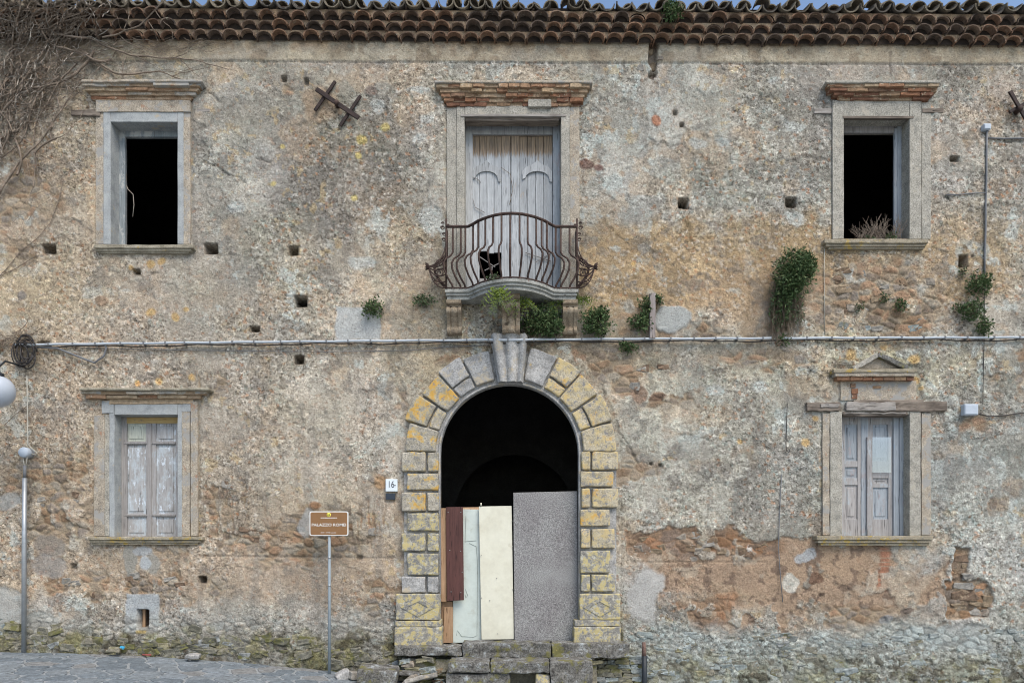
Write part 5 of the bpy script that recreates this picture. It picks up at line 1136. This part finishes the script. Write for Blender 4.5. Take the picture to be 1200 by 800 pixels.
# sign on its post
ys_ = -.30; zs = float(street_z(X(386, ys_)))
sign = tag(empty('tourist_sign', (X(386, ys_), ys_, zs)), 'brown sign reading PALAZZO ROMEI on a thin grey post', 'sign')
MB().tube([Vector((X(386, ys_), ys_, zs-.1)), Vector((X(386, ys_), ys_, Z(601, ys_)))], .0235, 10).build('post', M['signpole'], sign)
for py in (653, 685.5): MB().tube([P(386, py-1.2, ys_), P(386, py+1.2, ys_)], .026, 10).build('post_band', M['galv'], sign)
yp = ys_-.03
def rrect(px0, px1, py0, py1, y, r):
    x0, x1, z0, z1 = X(px0, y), X(px1, y), Z(py1, y), Z(py0, y)
    return [(cx_+r*math.cos(a), cz_+r*math.sin(a)) for cx_, cz_, a0 in ((x1-r, z1-r, 0), (x0+r, z1-r, 90), (x0+r, z0+r, 180), (x1-r, z0+r, 270)) for a in np.linspace(R(a0), R(a0+90), 5)]
pl = MB().prism(rrect(362.8, 408.2, 598.8, 627.4, yp, .03), yp-.004, yp+.012).build('sign_plate', M['white'], sign)
MB().prism(rrect(363.9, 407.1, 599.9, 626.4, yp, .026), yp-.006, yp-.0035).build('sign_face', M['signbrown'], sign)
MB().lathe((X(385.4, yp), yp-.0065, Z(602.9, yp)), [(.001, -.001), (.033, -.001), (.034, .003)], 20, 'Y').build('emblem', M['signyellow'], sign)
for dx in (-1, 1): MB().box(X(385.4+dx*.85, yp)-.006, X(385.4+dx*.85, yp)+.006, yp-.009, yp-.0076, Z(603.6, yp), Z(602.0, yp)).build('emblem_mark', M['signgreen'], sign)
x = 376.0
while x < 395:
    w_ = rng.uniform(1.2, 2.8); MB().box(X(x, yp), X(min(x+w_, 395), yp), yp-.0085, yp-.0065, Z(606.9, yp), Z(606.1, yp)).build('small_print', M['white'], sign); x += w_+.35
text_mesh('PALAZZO ROMEI', .06, 'white', 'lettering', sign, (X(385.6, yp), yp-.0072, Z(614.8, yp)), (X(405.8)-X(365.6))*.97, bold=.0006)
text_mesh('XVII - XVIII secolo', .024, 'white', 'lettering', sign, (X(385, yp), yp-.0072, Z(623.8, yp)), (X(394)-X(376))*.97)
MB().box(X(372, yp), X(400, yp), ys_-.02, ys_+.026, Z(612, yp), Z(609.5, yp)).build('clamp', M['galv'], sign)
# house number
yn = -.035
num = MB().rbox(X(451.8, yn), X(465.6, yn), yn, .03, Z(575.5, yn), Z(561, yn), .006, (2, 1, 2), .001, 5, 2).build('house_number_tile', M['ceramic'])
tag(num, 'white glazed house number tile reading 16 left of the portal', 'house number')
text_mesh('16', .15, 'ink', 'numeral', num, (X(458.2, yn), yn-.002, Z(567.6, yn)), .085)
MB().box(X(461.5, yn), X(464, yn), yn-.003, yn+.001, Z(568.9, yn), Z(568.1, yn)).build('dash', M['ink'], num)
tag(MB().rbox(X(452, yn), X(463, yn), yn, .03, Z(585, yn), Z(578, yn), .003, (2, 1, 1), .001, 5, 3).build('small_plaque', M['plaque']), 'small dark blue plaque under the house number tile', 'plaque')

# ------------------------------------------------------------------ pipes, cables, boxes, anchors
def wallpath(pts, off): return [P(a, b_, 0)+Vector((0, -max(disp(a, b_), 0)-off, 0)) for a, b_ in pts]
yc = -.075
def cline(px): return 404.2-.0132*px+.0000048*px*px
con = empty('conduit', P(20, cline(20), yc)); tag(con, 'pale horizontal conduit pipe clipped along the facade between storeys', 'pipe')
brk = [20, 160, 300, 440, 575, 700, 840, 905]
ykey = lambda px: yc-.20*math.exp(-((px-597)/32)**4)
for a, b_ in zip([18, 917], [904, 1240]):
    n = int((b_-a)/10)
    MB().tube([P(a+(b_-a)*i/n, cline(a+(b_-a)*i/n)+.25*math.sin(i*.9), ykey(a+(b_-a)*i/n)) for i in range(n+1)], .0185, 8).build('pipe', M['conduit'], con)
for k in range(44):
    px = 30+k*27+rng.uniform(-4, 4)
    if px > 1215: break
    p = P(px, cline(px), ykey(px)); MB().box(p.x-.012, p.x+.012, p.y-.023, p.y+.06, p.z-.024, p.z+.022).build('clip', M['cable'], con)
cb = MB().tube([P(a, cline(a)+3.0+.8*math.sin(a*.045)+.5*math.sin(a*.13), ykey(a)+.045) for a in range(40, 1240, 12)], .010, 5).build('cable', M['cable_dark'], con)
tag(MB().tube(wallpath([(35, 407), (70, 409), (100, 421), (113, 426), (124, 418), (127, 408), (122, 401)], .05), .016, 6).build('hanging_cable', M['cable']), 'thick grey cable looping below the conduit at the left', 'cable')
tag(MB().tube(wallpath([(40, 406), (120, 408.5), (240, 411), (380, 412.5), (480, 411), (520, 407), (570, 405)], .02), .005, 4).build('thin_wire', M['cable']), 'thin slack wire running just below the conduit on the left', 'cable')
# right-hand vertical cable and boxes
def boxobj(name, px, py, w_, h_, d_, mat, label, extra=True):
    y0 = -disp(px, py)-d_; o = rb(MB(), px-w_/2, px+w_/2, py-h_/2, py+h_/2, y0, y0+d_+.03, .012, (2, 1, 2), .0, 1, 0).build(name, M[mat])
    if extra: rb(MB(), px-w_/2+1, px+w_/2-1, py-h_/2+1, py+h_/2-1, y0-.008, y0+.004, .006, (1, 1, 1), 0, 1, 0).build('lid', M[mat], o)
    return tag(o, label, 'junction box', 'junction boxes on the facade')
boxobj('junction_box', 1157.5, 148, 8.5, 7, .07, 'boxgrey', 'small grey junction box on the upper facade near the iron cross')
boxobj('junction_box', 1138.5, 479.5, 16.5, 13, .08, 'boxgrey', 'grey square junction box right of the ground-floor pediment window')
def wcable(pts, off, r, mat, label, name='wall_cable'): return tag(MB().tube(wallpath(pts, off), r, 6).build(name, M[mat]), label, 'cable')
wcable([(1155.5, 151), (1155, 180), (1155, 210), (1154, 240), (1154, 270), (1153, 300), (1152.5, 322)], .02, .016, 'cable', 'vertical grey cable hanging from the upper junction box')
wcable([(1152.5, 322), (1152, 360), (1152, 400), (1151.5, 440), (1151, 474)], .015, .006, 'cable_dark', 'thin dark cable dropping to the lower junction box')
wcable([(1157, 163), (1175, 163.5), (1190, 163), (1215, 163)], .02, .013, 'cable', 'short grey cable running right under the upper junction box')
wcable([(1108, 229), (1122, 229), (1140, 227.5), (1155, 227)], .012, .009, 'cable', 'short horizontal grey cable left of the vertical cable')
wcable([(1146, 485), (1158, 488), (1175, 487), (1195, 484), (1215, 482)], .02, .009, 'cable_dark', 'dark cable running right from the lower junction box')
wcable([(965.5, 292), (965, 320), (965.5, 350), (966, 392)], .012, .006, 'cable_pale', 'thin pale cable below the left end of the right upper sill')
wcable([(922, 473), (921, 500), (920.5, 520), (921, 528), (924, 530), (925.5, 525)], .02, .007, 'cable_dark', 'thin iron rod with a hooked end left of the pediment window', 'hooked_rod')
wcable([(916, 555), (914, 590), (912, 640), (914, 670), (917, 705)], .006, .007, 'cable', 'dark vertical cable crossing the brown bare patch of wall')
def anchor(pts3, knob, label):
    c0 = P(knob[0], knob[1], 0); root = empty('wall_anchor', c0); tag(root, label, 'wall anchor', 'iron wall anchors')
    for (a, b_, r_, yy) in pts3:
        pa, pb = P(a[0], a[1], yy), P(b_[0], b_[1], yy); t = (pb-pa).normalized(); nrm = Vector((-t.z, 0, t.x)); L = (pb-pa).length; mb = MB()
        mb.rbox(0, L, -.014, .014, -r_, r_, .005, (8, 1, 1), .004, 7, int(a[0]), lambda p, pa=pa, t=t, nrm=nrm: pa+t*p.x+nrm*p.z+Vector((0, p.y, 0)))
        mb.build('bar', M['anchor'], root)
    MB().lathe(P(knob[0], knob[1], -.10), [(.001, -.02), (.035, -.015), (.042, .01), (.035, .12)], 8, 'Y').build('boss', M['iron'], root)
anchor([((370.5, 104.5), (420.5, 138.5), .034, -.075), ((393, 95.5), (369, 130), .024, -.045), ((422.5, 112.5), (398.5, 147.5), .024, -.045)], (394, 120), 'rusty double-barred iron wall anchor tilted left of the balcony door')
anchor([((1183.5, 107), (1207, 148), .028, -.075), ((1183, 131.5), (1225, 108), .024, -.045)], (1196, 127), 'crossed iron wall anchor at the right edge of the photograph')
# earthing pole with round box, lamp, cable tangle at the left edge
pol = empty('cable_pole', (X(28, -.12), -.12, float(street_z(X(28))))); tag(pol, 'galvanised cable pole with a round box on top at the left', 'pole')
MB().tube([Vector((X(28, -.12), -.12, float(street_z(X(28)))-.05)), P(28.4, 640, -.12), P(29, 560, -.12)], .034, 12).build('tube', M['galv'], pol)
MB().tube([P(29, 560, -.12), P(29.3, 545, -.12)], .022, 8).build('upper_tube', M['cable'], pol)
for dx in (-1.8, 2.0): MB().tube([P(29.3, 547, -.12), P(29.3+dx, 541, -.12), P(29.3+dx*1.3, 534, -.11)], .007, 5).build('lead', M['cable_pale'], pol)
MB().lathe(P(29.2, 530, -.10), [(.001, -.055), (.07, -.05), (.082, -.03), (.082, .11)], 18, 'Y').build('round_box', M['boxgrey'], pol)
MB().tube(on([(31.5, 440), (32, 460), (32.3, 490), (32.5, 520), (37, 525), (43, 530), (42, 533), (36, 531), (32, 527)], -.06), .009, 5).build('lead', M['cable_pale'], pol)
yl_ = -.85
lamp = empty('wall_lamp', P(28, 428, -.03)); tag(lamp, 'white globe wall lamp cut by the left edge of the photograph', 'lamp')
cxl = P(-3, 458, yl_)
MB().lathe(cxl, [(.001, -.235), (.07, -.225), (.14, -.185), (.195, -.12), (.222, -.04), (.225, .03), (.205, .10), (.165, .16), (.11, .20), (.06, .215)], 24).build('globe', M['globe'], lamp)
MB().lathe(cxl+Vector((0, 0, .205)), [(.06, -.01), (.085, 0), (.085, .05), (.04, .07), (.03, .12)], 14).build('cap', M['pipe_dark'], lamp)
MB().tube([P(27, 429, -.02), P(20, 427, -.15), P(6, 423, -.45), cxl+Vector((0, 0, .33)), cxl+Vector((0, 0, .28))], .014, 8).build('arm', M['pipe_dark'], lamp)
rt = random.Random(3); tang = MB()
for k in range(14):
    c_, a_, ph = (28+rt.uniform(-6, 6), 412+rt.uniform(-6, 7)), rt.uniform(7, 14), rt.uniform(0, 6)
    tang.tube([P(c_[0]+a_*.85*math.cos(t+ph), c_[1]+a_*1.25*math.sin(t+ph), -.08-.05*math.sin(2*t)-rt.uniform(0, .03)) for t in np.linspace(0, rt.uniform(3, 6), 14)], rt.uniform(.006, .013), 5)
tg = tang.build('cable_tangle', M['cable_dark']); tag(tg, 'coiled tangle of dark cables on the wall above the globe lamp', 'cable')
# timber post and drain pipe
pst = rb(MB(), 761.5, 768.3, 343, 396, -.11, -.03, .006, (1, 1, 6), .004, 6, 5).build('timber_post', M['post_wood']); tag(pst, 'short weathered timber post upright on the wall right of the balcony', 'post')
dp = MB().tube([P(755, 768, -.22), P(755.3, 800, -.22), P(755.3, 822, -.22)], .042, 12).build('drain_pipe', M['pipe_dark']); tag(dp, 'dark drain pipe rising from the street right of the door steps', 'pipe')
MB().tube([P(754.5, 752, -.2), P(754.8, 769, -.215)], [.028, .038], 10).build('rusted_end', M['pipe_red'], dp)
lit = MB().rbox(-.05, .05, -.03, .03, 0, .07, .02, (3, 2, 3), .02, 14, 6).build('litter', M['blue'], None, (0, 0, 0)); lit.location = P(142.5, 759.5, -.16); lit.rotation_euler = (0, R(25), R(20)); lit.scale = (.6, .6, .6); tag(lit, 'crumpled blue plastic litter at the foot of the wall', 'litter')
lit = MB().rbox(-.09, .09, -.03, .03, 0, .035, .01, (3, 2, 2), .02, 14, 8).build('litter', M['red'], None, (0, 0, 0)); lit.location = P(172, 767.5, -.16); lit.rotation_euler = (0, R(4), R(10)); lit.scale = (.7, .7, .6); tag(lit, 'dull red litter lying in the gutter below the tiny vent window', 'litter')
tag(MB().box(X(163), X(166), .10, .13, Z(735), Z(714)).build('vent_bar', M['plank_raw'], None), 'thin timber bar inside the tiny vent window', 'bar')

# ------------------------------------------------------------------ plants
def leaves(mb, r, c, rad, n, size, hang=0.0, flat=.6, shape=None):
    for _ in range(n):
        while True:
            d = Vector((r.uniform(-1, 1), r.uniform(-1, 1), r.uniform(-1, 1)))
            if .25 < d.length < 1: break
        k = 1+.75*mnoise.noise(d*1.9+Vector((c[0]*3, 0, c[2])))+(r.uniform(0, .45) if r.random() < .12 else 0)
        p = Vector((c[0]+d.x*rad[0]*k, c[1]+d.y*rad[1], c[2]+d.z*rad[2]*k))
        if p.y > -.005: p.y = -.005-abs(p.y)*.3
        a = Vector((r.gauss(0, 1)+d.x*.8, r.gauss(0, 1)-.5, r.gauss(0, 1)+d.z*.8-hang)).normalized(); u = a.cross(Vector((r.gauss(0, 1), r.gauss(0, 1), r.gauss(0, 1)))).normalized()
        L = size*r.uniform(.6, 1.4); w_ = L*flat*.5
        mb.add([p, p+a*L*.5+u*w_, p+a*L, p+a*L*.5-u*w_], [(0, 1, 2, 3)])
def plant(name, lab, lobes, leaf_mat, size, seed, stems=6, cat='plant', extra=None, group='plants rooted in the facade', flat=.6):
    """lobes: (px, py, rx_px, rz_px, depth m, count)"""
    r = random.Random(seed); l0 = lobes[0]; root = empty(name, P(l0[0], l0[1]+l0[3], -.02)); tag(root, lab, cat, group)
    mb = MB(); st = MB()
    for (px, py, rx, rz, dp_, n) in lobes:
        c = P(px, py, -dp_*.7-max(0, disp(px, py))); leaves(mb, r, c, (rx*S, dp_, rz*S), n, size, 0, flat)
        for _ in range(stems*2):
            e = P(px+r.uniform(-1.25, 1.25)*rx, py+r.uniform(-1.2, 1.2)*rz, -dp_*r.uniform(.6, 1.3)); b0 = P(px+r.uniform(-.2, .2)*rx, py+.3*rz, 0)
            st.tube([b0, b0.lerp(e, .5)+Vector((0, -dp_*.3, .01)), e], [.005, .004, .002], 4)
    l2 = MB()
    for (px, py, rx, rz, dp_, n) in lobes: leaves(l2, r, P(px, py-.1*rz, -dp_*.8-max(0, disp(px, py))), (rx*S*1.08, dp_*1.05, rz*S*1.08), n//4, size*.9, 0, flat*.8)
    l2.build('young_foliage', M['leaf_young'], root)
    mb.build('foliage', M[leaf_mat], root); tag(st.build('stems', M['dry'], root), kind='stuff')
    if extra: extra(root, r)
    return root
def trailing(root, r):
    mb = MB(); lf = MB()
    for _ in range(420):
        px = r.uniform(905, 944)-r.random()*4; py = r.uniform(330, 372); L = r.uniform(14, 36); y = -r.uniform(.03, .20)
        if px > 930: L *= .6
        pts = [P(px+r.uniform(-1, 1)+math.sin(k+px)*1.1, min(py+L*k/4, 404), y*(1-.12*k)) for k in range(5)]; mb.tube(pts, .0028, 3, False)
        if r.random() < .5: leaves(lf, r, P(px, py+L*.4, y), (.03, .02, .05), 3, .035)
    mb.build('trailing_stems', M['dry'], root); lf.build('trailing_leaves', M['leaf2'], root)
plant('hanging_shrub', 'large dark green shrub hanging from the wall with dry trailing stems', [(932, 315, 19, 19, .28, 1900), (925, 332, 16, 18, .25, 1300), (945, 312, 11, 14, .2, 700), (916, 356, 11, 22, .16, 600), (918, 398, 9, 6, .1, 70)], 'leaf', .050, 1, 14, 'shrub', trailing, flat=.45)
plant('wall_shrub', 'dense green shrub below the balcony between middle and right corbel', [(636, 375, 20, 17, .2, 1100), (648, 384, 13, 10, .16, 400), (622, 384, 11, 9, .14, 250)], 'leaf', .045, 2)
plant('wall_shrub', 'dense green shrub just right of the balcony above the conduit', [(699, 378, 16, 16, .18, 900), (705, 367, 9, 8, .12, 250)], 'leaf', .045, 3)
plant('wall_plant', 'small green tuft growing by the pale grey patch above the conduit', [(437, 361, 11, 10, .12, 380)], 'leaf', .042, 4)
plant('wall_plant', 'flat grey-green tuft on the wall left of the balcony slab', [(497, 352, 12, 5.5, .1, 240)], 'leaf2', .040, 5)
plant('wall_plant', 'leafy green plant wrapped round the timber post', [(751, 377, 11, 9, .12, 330), (757, 358, 6, 10, .1, 160), (772, 352, 5, 6, .08, 90)], 'leaf', .045, 6)
plant('wall_shrub', 'round green bush beneath the right vertical cable, topmost of three', [(1149, 332, 13, 11.5, .16, 600)], 'leaf', .042, 7)
plant('wall_shrub', 'spreading green bush below the topmost right bush, middle of three', [(1141, 363, 12, 11, .16, 480), (1125, 361, 9, 5, .1, 90)], 'leaf', .042, 8)
plant('wall_shrub', 'small green bush just above the conduit, lowest of three at right', [(1154, 382, 8, 9, .12, 280)], 'leaf', .040, 9)
plant('wall_plant', 'small green tuft on the bare masonry under the right upper window', [(1055, 358, 8, 7, .08, 150)], 'leaf', .038, 10)
plant('wall_plant', 'tiny green sprig left of the tuft on the bare masonry', [(1037, 349, 5, 5, .06, 70), (1007, 359, 5, 6, .05, 50)], 'leaf2', .036, 11)
plant('wall_plant', 'small green tuft hanging just below the conduit near the portal', [(735, 406, 10, 6, .08, 190)], 'leaf', .042, 12)
plant('roof_plant', 'bright green plant rooted in the eaves tiles', [(784, 26, 10, 9, .12, 300)], 'leaf', .055, 13)
plant('roof_plant', 'low green tuft on the roof edge at the right', [(990, 3, 7, 3.5, .08, 90)], 'leaf', .05, 14)
bpy.data.objects['roof_plant'].location.y -= .22
for o in [q for q in bpy.data.objects if q.name.startswith('roof_plant.')]: o.location.y -= .28
plant('wall_plant', 'sparse green growth in the hollow right of the drain of the right bushes', [(1129, 318, 5, 5, .05, 60)], 'leaf2', .034, 15)
def fern(lab, px, py, n, L, spread, seed, y=-.16, down=.5):
    r = random.Random(seed); root = empty('fern', P(px, py, y)); tag(root, lab, 'fern', 'ferns around the balcony slab'); mb = MB(); st = MB()
    for k in range(n):
        a = r.uniform(-1, 1)*spread; d = Vector((math.sin(a), -r.uniform(.1, .5), math.cos(a)*r.choice([1, -1])*.6-down)).normalized(); p0 = P(px+r.uniform(-3, 3), py+r.uniform(-4, 4), y); LL = L*r.uniform(.6, 1.2); pts = []
        for q in range(7):
            t = q/6; pts.append(p0+d*LL*t+Vector((0, 0, -.35*LL*t*t)))
        st.tube(pts, .003, 3, False)
        for q in range(1, 7):
            t_ = (pts[q]-pts[q-1]).normalized(); sd_ = t_.cross(Vector((0, 1, .2))).normalized(); w_ = LL*.24*(1-q/8)
            for sg in (-1, 1): mb.add([pts[q], pts[q]+sd_*sg*w_*.5+t_*w_*.35+Vector((0, -.01, 0)), pts[q]+sd_*sg*w_+t_*w_*.2, pts[q]+sd_*sg*w_*.5-t_*w_*.15], [(0, 1, 2, 3)])
    mb.build('fronds', M['leaf_fresh'], root); st.build('stalks', M['leaf2'], root)
fern('yellow-green fern hanging in front of the slab left of the middle corbel', 584, 340, 26, .30, 1.0, 21, -.66, .9)
fern('yellow-green fern hanging right of the middle corbel', 614, 352, 24, .26, 1.0, 22, -.40, .7)
fern('small yellow-green fern beside the right end of the balcony', 682, 351, 16, .20, 1.2, 23, -.14, .3)
fern('small fern on the wall left of the right corbel', 650, 358, 12, .16, 1.2, 24, -.14, .3)
plant('balcony_weeds', 'low green weeds along the foot of the balcony railing', [(580, 326, 7, 6, .06, 90)], 'leaf2', .035, 25)
bpy.data.objects['balcony_weeds'].location.y -= .52; bpy.data.objects['balcony_weeds'].location.z -= .22
def weeds(root, r):
    mb = MB()
    for _ in range(95):
        px = r.uniform(1005, 1056); a = r.uniform(-1.2, .7); L = r.uniform(.15, .42)*(1 if px > 1018 else .7); p0 = P(px, 279, .10+r.uniform(-.05, .08)); d = Vector((math.sin(a), r.uniform(-.3, .2), math.cos(a)))
        pts = [p0+d*L*t+Vector((r.uniform(-.01, .01), 0, -.05*t*t)) for t in (0, .35, .7, 1)]; mb.tube(pts, [.005, .004, .003, .002], 3, False)
        for q in range(2):
            b0 = pts[1+q]; e = b0+Vector((d.x+r.uniform(-.8, .8), 0, d.z)).normalized()*L*.3; mb.tube([b0, e], [.003, .0015], 3, False)
    mb.build('dry_stems', M['twig'], root)
wp = plant('sill_weeds', 'dry twigs and green weeds growing on the right upper window sill', [(1049, 275, 7, 5, .06, 130), (1022, 276, 6, 3, .05, 70)], 'leaf2', .034, 26, 3, 'weeds', weeds)
for o in wp.children:
    if 'foliage' in o.name or o.name.startswith('stems'): o.location.y += .12

# ------------------------------------------------------------------ dry creeper over the upper left corner
rv = random.Random(42)
def ysurf(py):
    if py > 50: return -.035
    t = (50-py)/50; return -.05-.27*t
vine = empty('dry_vine', P(10, 240, -.03)); tag(vine, 'leafless dry creeper spreading over the upper left corner and eaves', 'creeper')
def walk(px, py, ang, n, step, curl, r0, lift):
    pts = []; rad = []
    for k in range(n):
        if py < -14: break
        pts.append(P(px, py, ysurf(py)-lift*(.4+.6*math.sin(k*.9+px))-rv.random()*.02)); rad.append(max(r0*(1-.75*k/n), .0022))
        ang += rv.gauss(0, curl); px += step*math.cos(ang); py += step*math.sin(ang)
    return pts, rad
stems = MB(); tw = MB(); pale = MB()
def over(pp): return any(X(104) < q.x < X(240) and q.z < Z(122) for q in pp)
for (px, py, a, n) in [(-8, 150, -1.1, 26), (-8, 190, -1.0, 28), (-5, 235, -1.2, 30), (10, 60, -.8, 18), (-10, 120, -.7, 34), (-6, 170, -.75, 36), (20, 205, -1.0, 22), (40, 180, -.9, 24), (100, 62, .35, 22), (60, 40, .12, 34), (120, 44, .1, 26), (90, 75, 2.4, 26), (110, 60, 2.3, 30), (70, 90, 2.2, 24), (130, 70, 2.5, 24)]:
    p_, r_ = walk(px, py, a, n, 6.5, .16, rv.uniform(.012, .022), .06)
    if over(p_): p_, r_ = p_[:6], r_[:6]
    stems.tube(p_, r_, 5, False)
    for q in range(4):
        k0 = rv.randrange(3, len(p_)-1) if len(p_) > 5 else 0; b0 = p_[k0]; f_ = D/(D+b0.y)
        p2, r2 = walk(600+b0.x*f_/S, 640-(b0.z-ZC)*f_/S, a+rv.choice([-.7, .7])+rv.gauss(0, .2), rv.randint(8, 15), 5, .2, .008, .05)
        if len(p2) > 2 and not over(p2): stems.tube(p2, r2, 4, False)
cnt = 0
while cnt < 620:
    px, py = rv.uniform(-12, 235), rv.uniform(-4, 215)
    edge = 205-py*1.0-max(0, (py-45))*.12
    if py < 48: edge = 125+rv.uniform(0, 55)
    elif py < 70: edge = 165
    dens = 1.0 if px < edge*.45 else max(0, 1-(px-edge*.45)/max(edge*.55, 1))
    if py > 150: dens *= max(0, 1-(py-150)/70)
    if rv.random() > dens**1.5: continue
    ang = rv.choice([-.9, 2.3, -.4, 2.8, 1.5])+rv.gauss(0, .5)
    p_, r_ = walk(px, py, ang, rv.randint(7, 16), 4.2, .30, rv.uniform(.004, .008), rv.choice([.01, .03, .08]))
    if len(p_) > 2: (pale if rv.random() < .22 else tw).tube(p_, r_, 3, False)
    cnt += 1
for _ in range(70):      # twigs lying further out along the frieze and down the edge
    px, py = (rv.uniform(130, 240), rv.uniform(44, 62)) if rv.random() < .55 else (rv.uniform(-5, 40), rv.uniform(180, 265))
    p_, r_ = walk(px, py, rv.choice([.1, 3.0, .5]) if py < 70 else rv.choice([1.8, -1.0, 2.2]), rv.randint(6, 14), 3.5, .3, .004, .01)
    if len(p_) > 2: tw.tube(p_, r_, 3, False)
for (px, py, a, n) in [(5, 85, -1.2, 14), (20, 100, -1.3, 14), (28, 102, -.8, 10), (85, 12, -.6, 9), (100, 2, .9, 12), (120, 20, -1.0, 8), (60, 35, 1.3, 12), (35, 28, 1.5, 10), (66, 30, 1.7, 9)]:
    p_, r_ = walk(px, py, a, n, 4, .3, .009, .10); pale.tube(p_, r_, 4, False)
for pts in ([(0, 326), (12, 312), (25, 295), (45, 280), (60, 262), (70, 235), (75, 215)], [(0, 325), (20, 315), (44, 300)], [(30, 395), (42, 390), (52, 383)], [(6, 498), (20, 485), (38, 472)]):
    stems.tube(wallpath(pts, .02), .006, 4, False)
tag(stems.build('stems', M['twig'], vine), kind='stuff'); tag(tw.build('twigs', M['twig'], vine), kind='stuff'); tag(pale.build('pale_twigs', M['twig_pale'], vine), kind='stuff')
# twigs caught in the cables
for _ in range(1):
    mb = MB()
    for k in range(60):
        px, py = rv.uniform(-8, 34), rv.uniform(385, 412); p_, r_ = walk(px, py, rv.choice([.2, -.4, 2.9, .9])+rv.gauss(0, .3), rv.randint(5, 10), 3.6, .3, .005, .08)
        if len(p_) > 2: mb.tube(p_, r_, 3, False)
    o = mb.build('dry_twigs', M['twig']); tag(o, 'bundle of dry twigs caught on the conduit at the left edge', 'twigs')
print('flagstones', nflag, 'wall quads', nq)
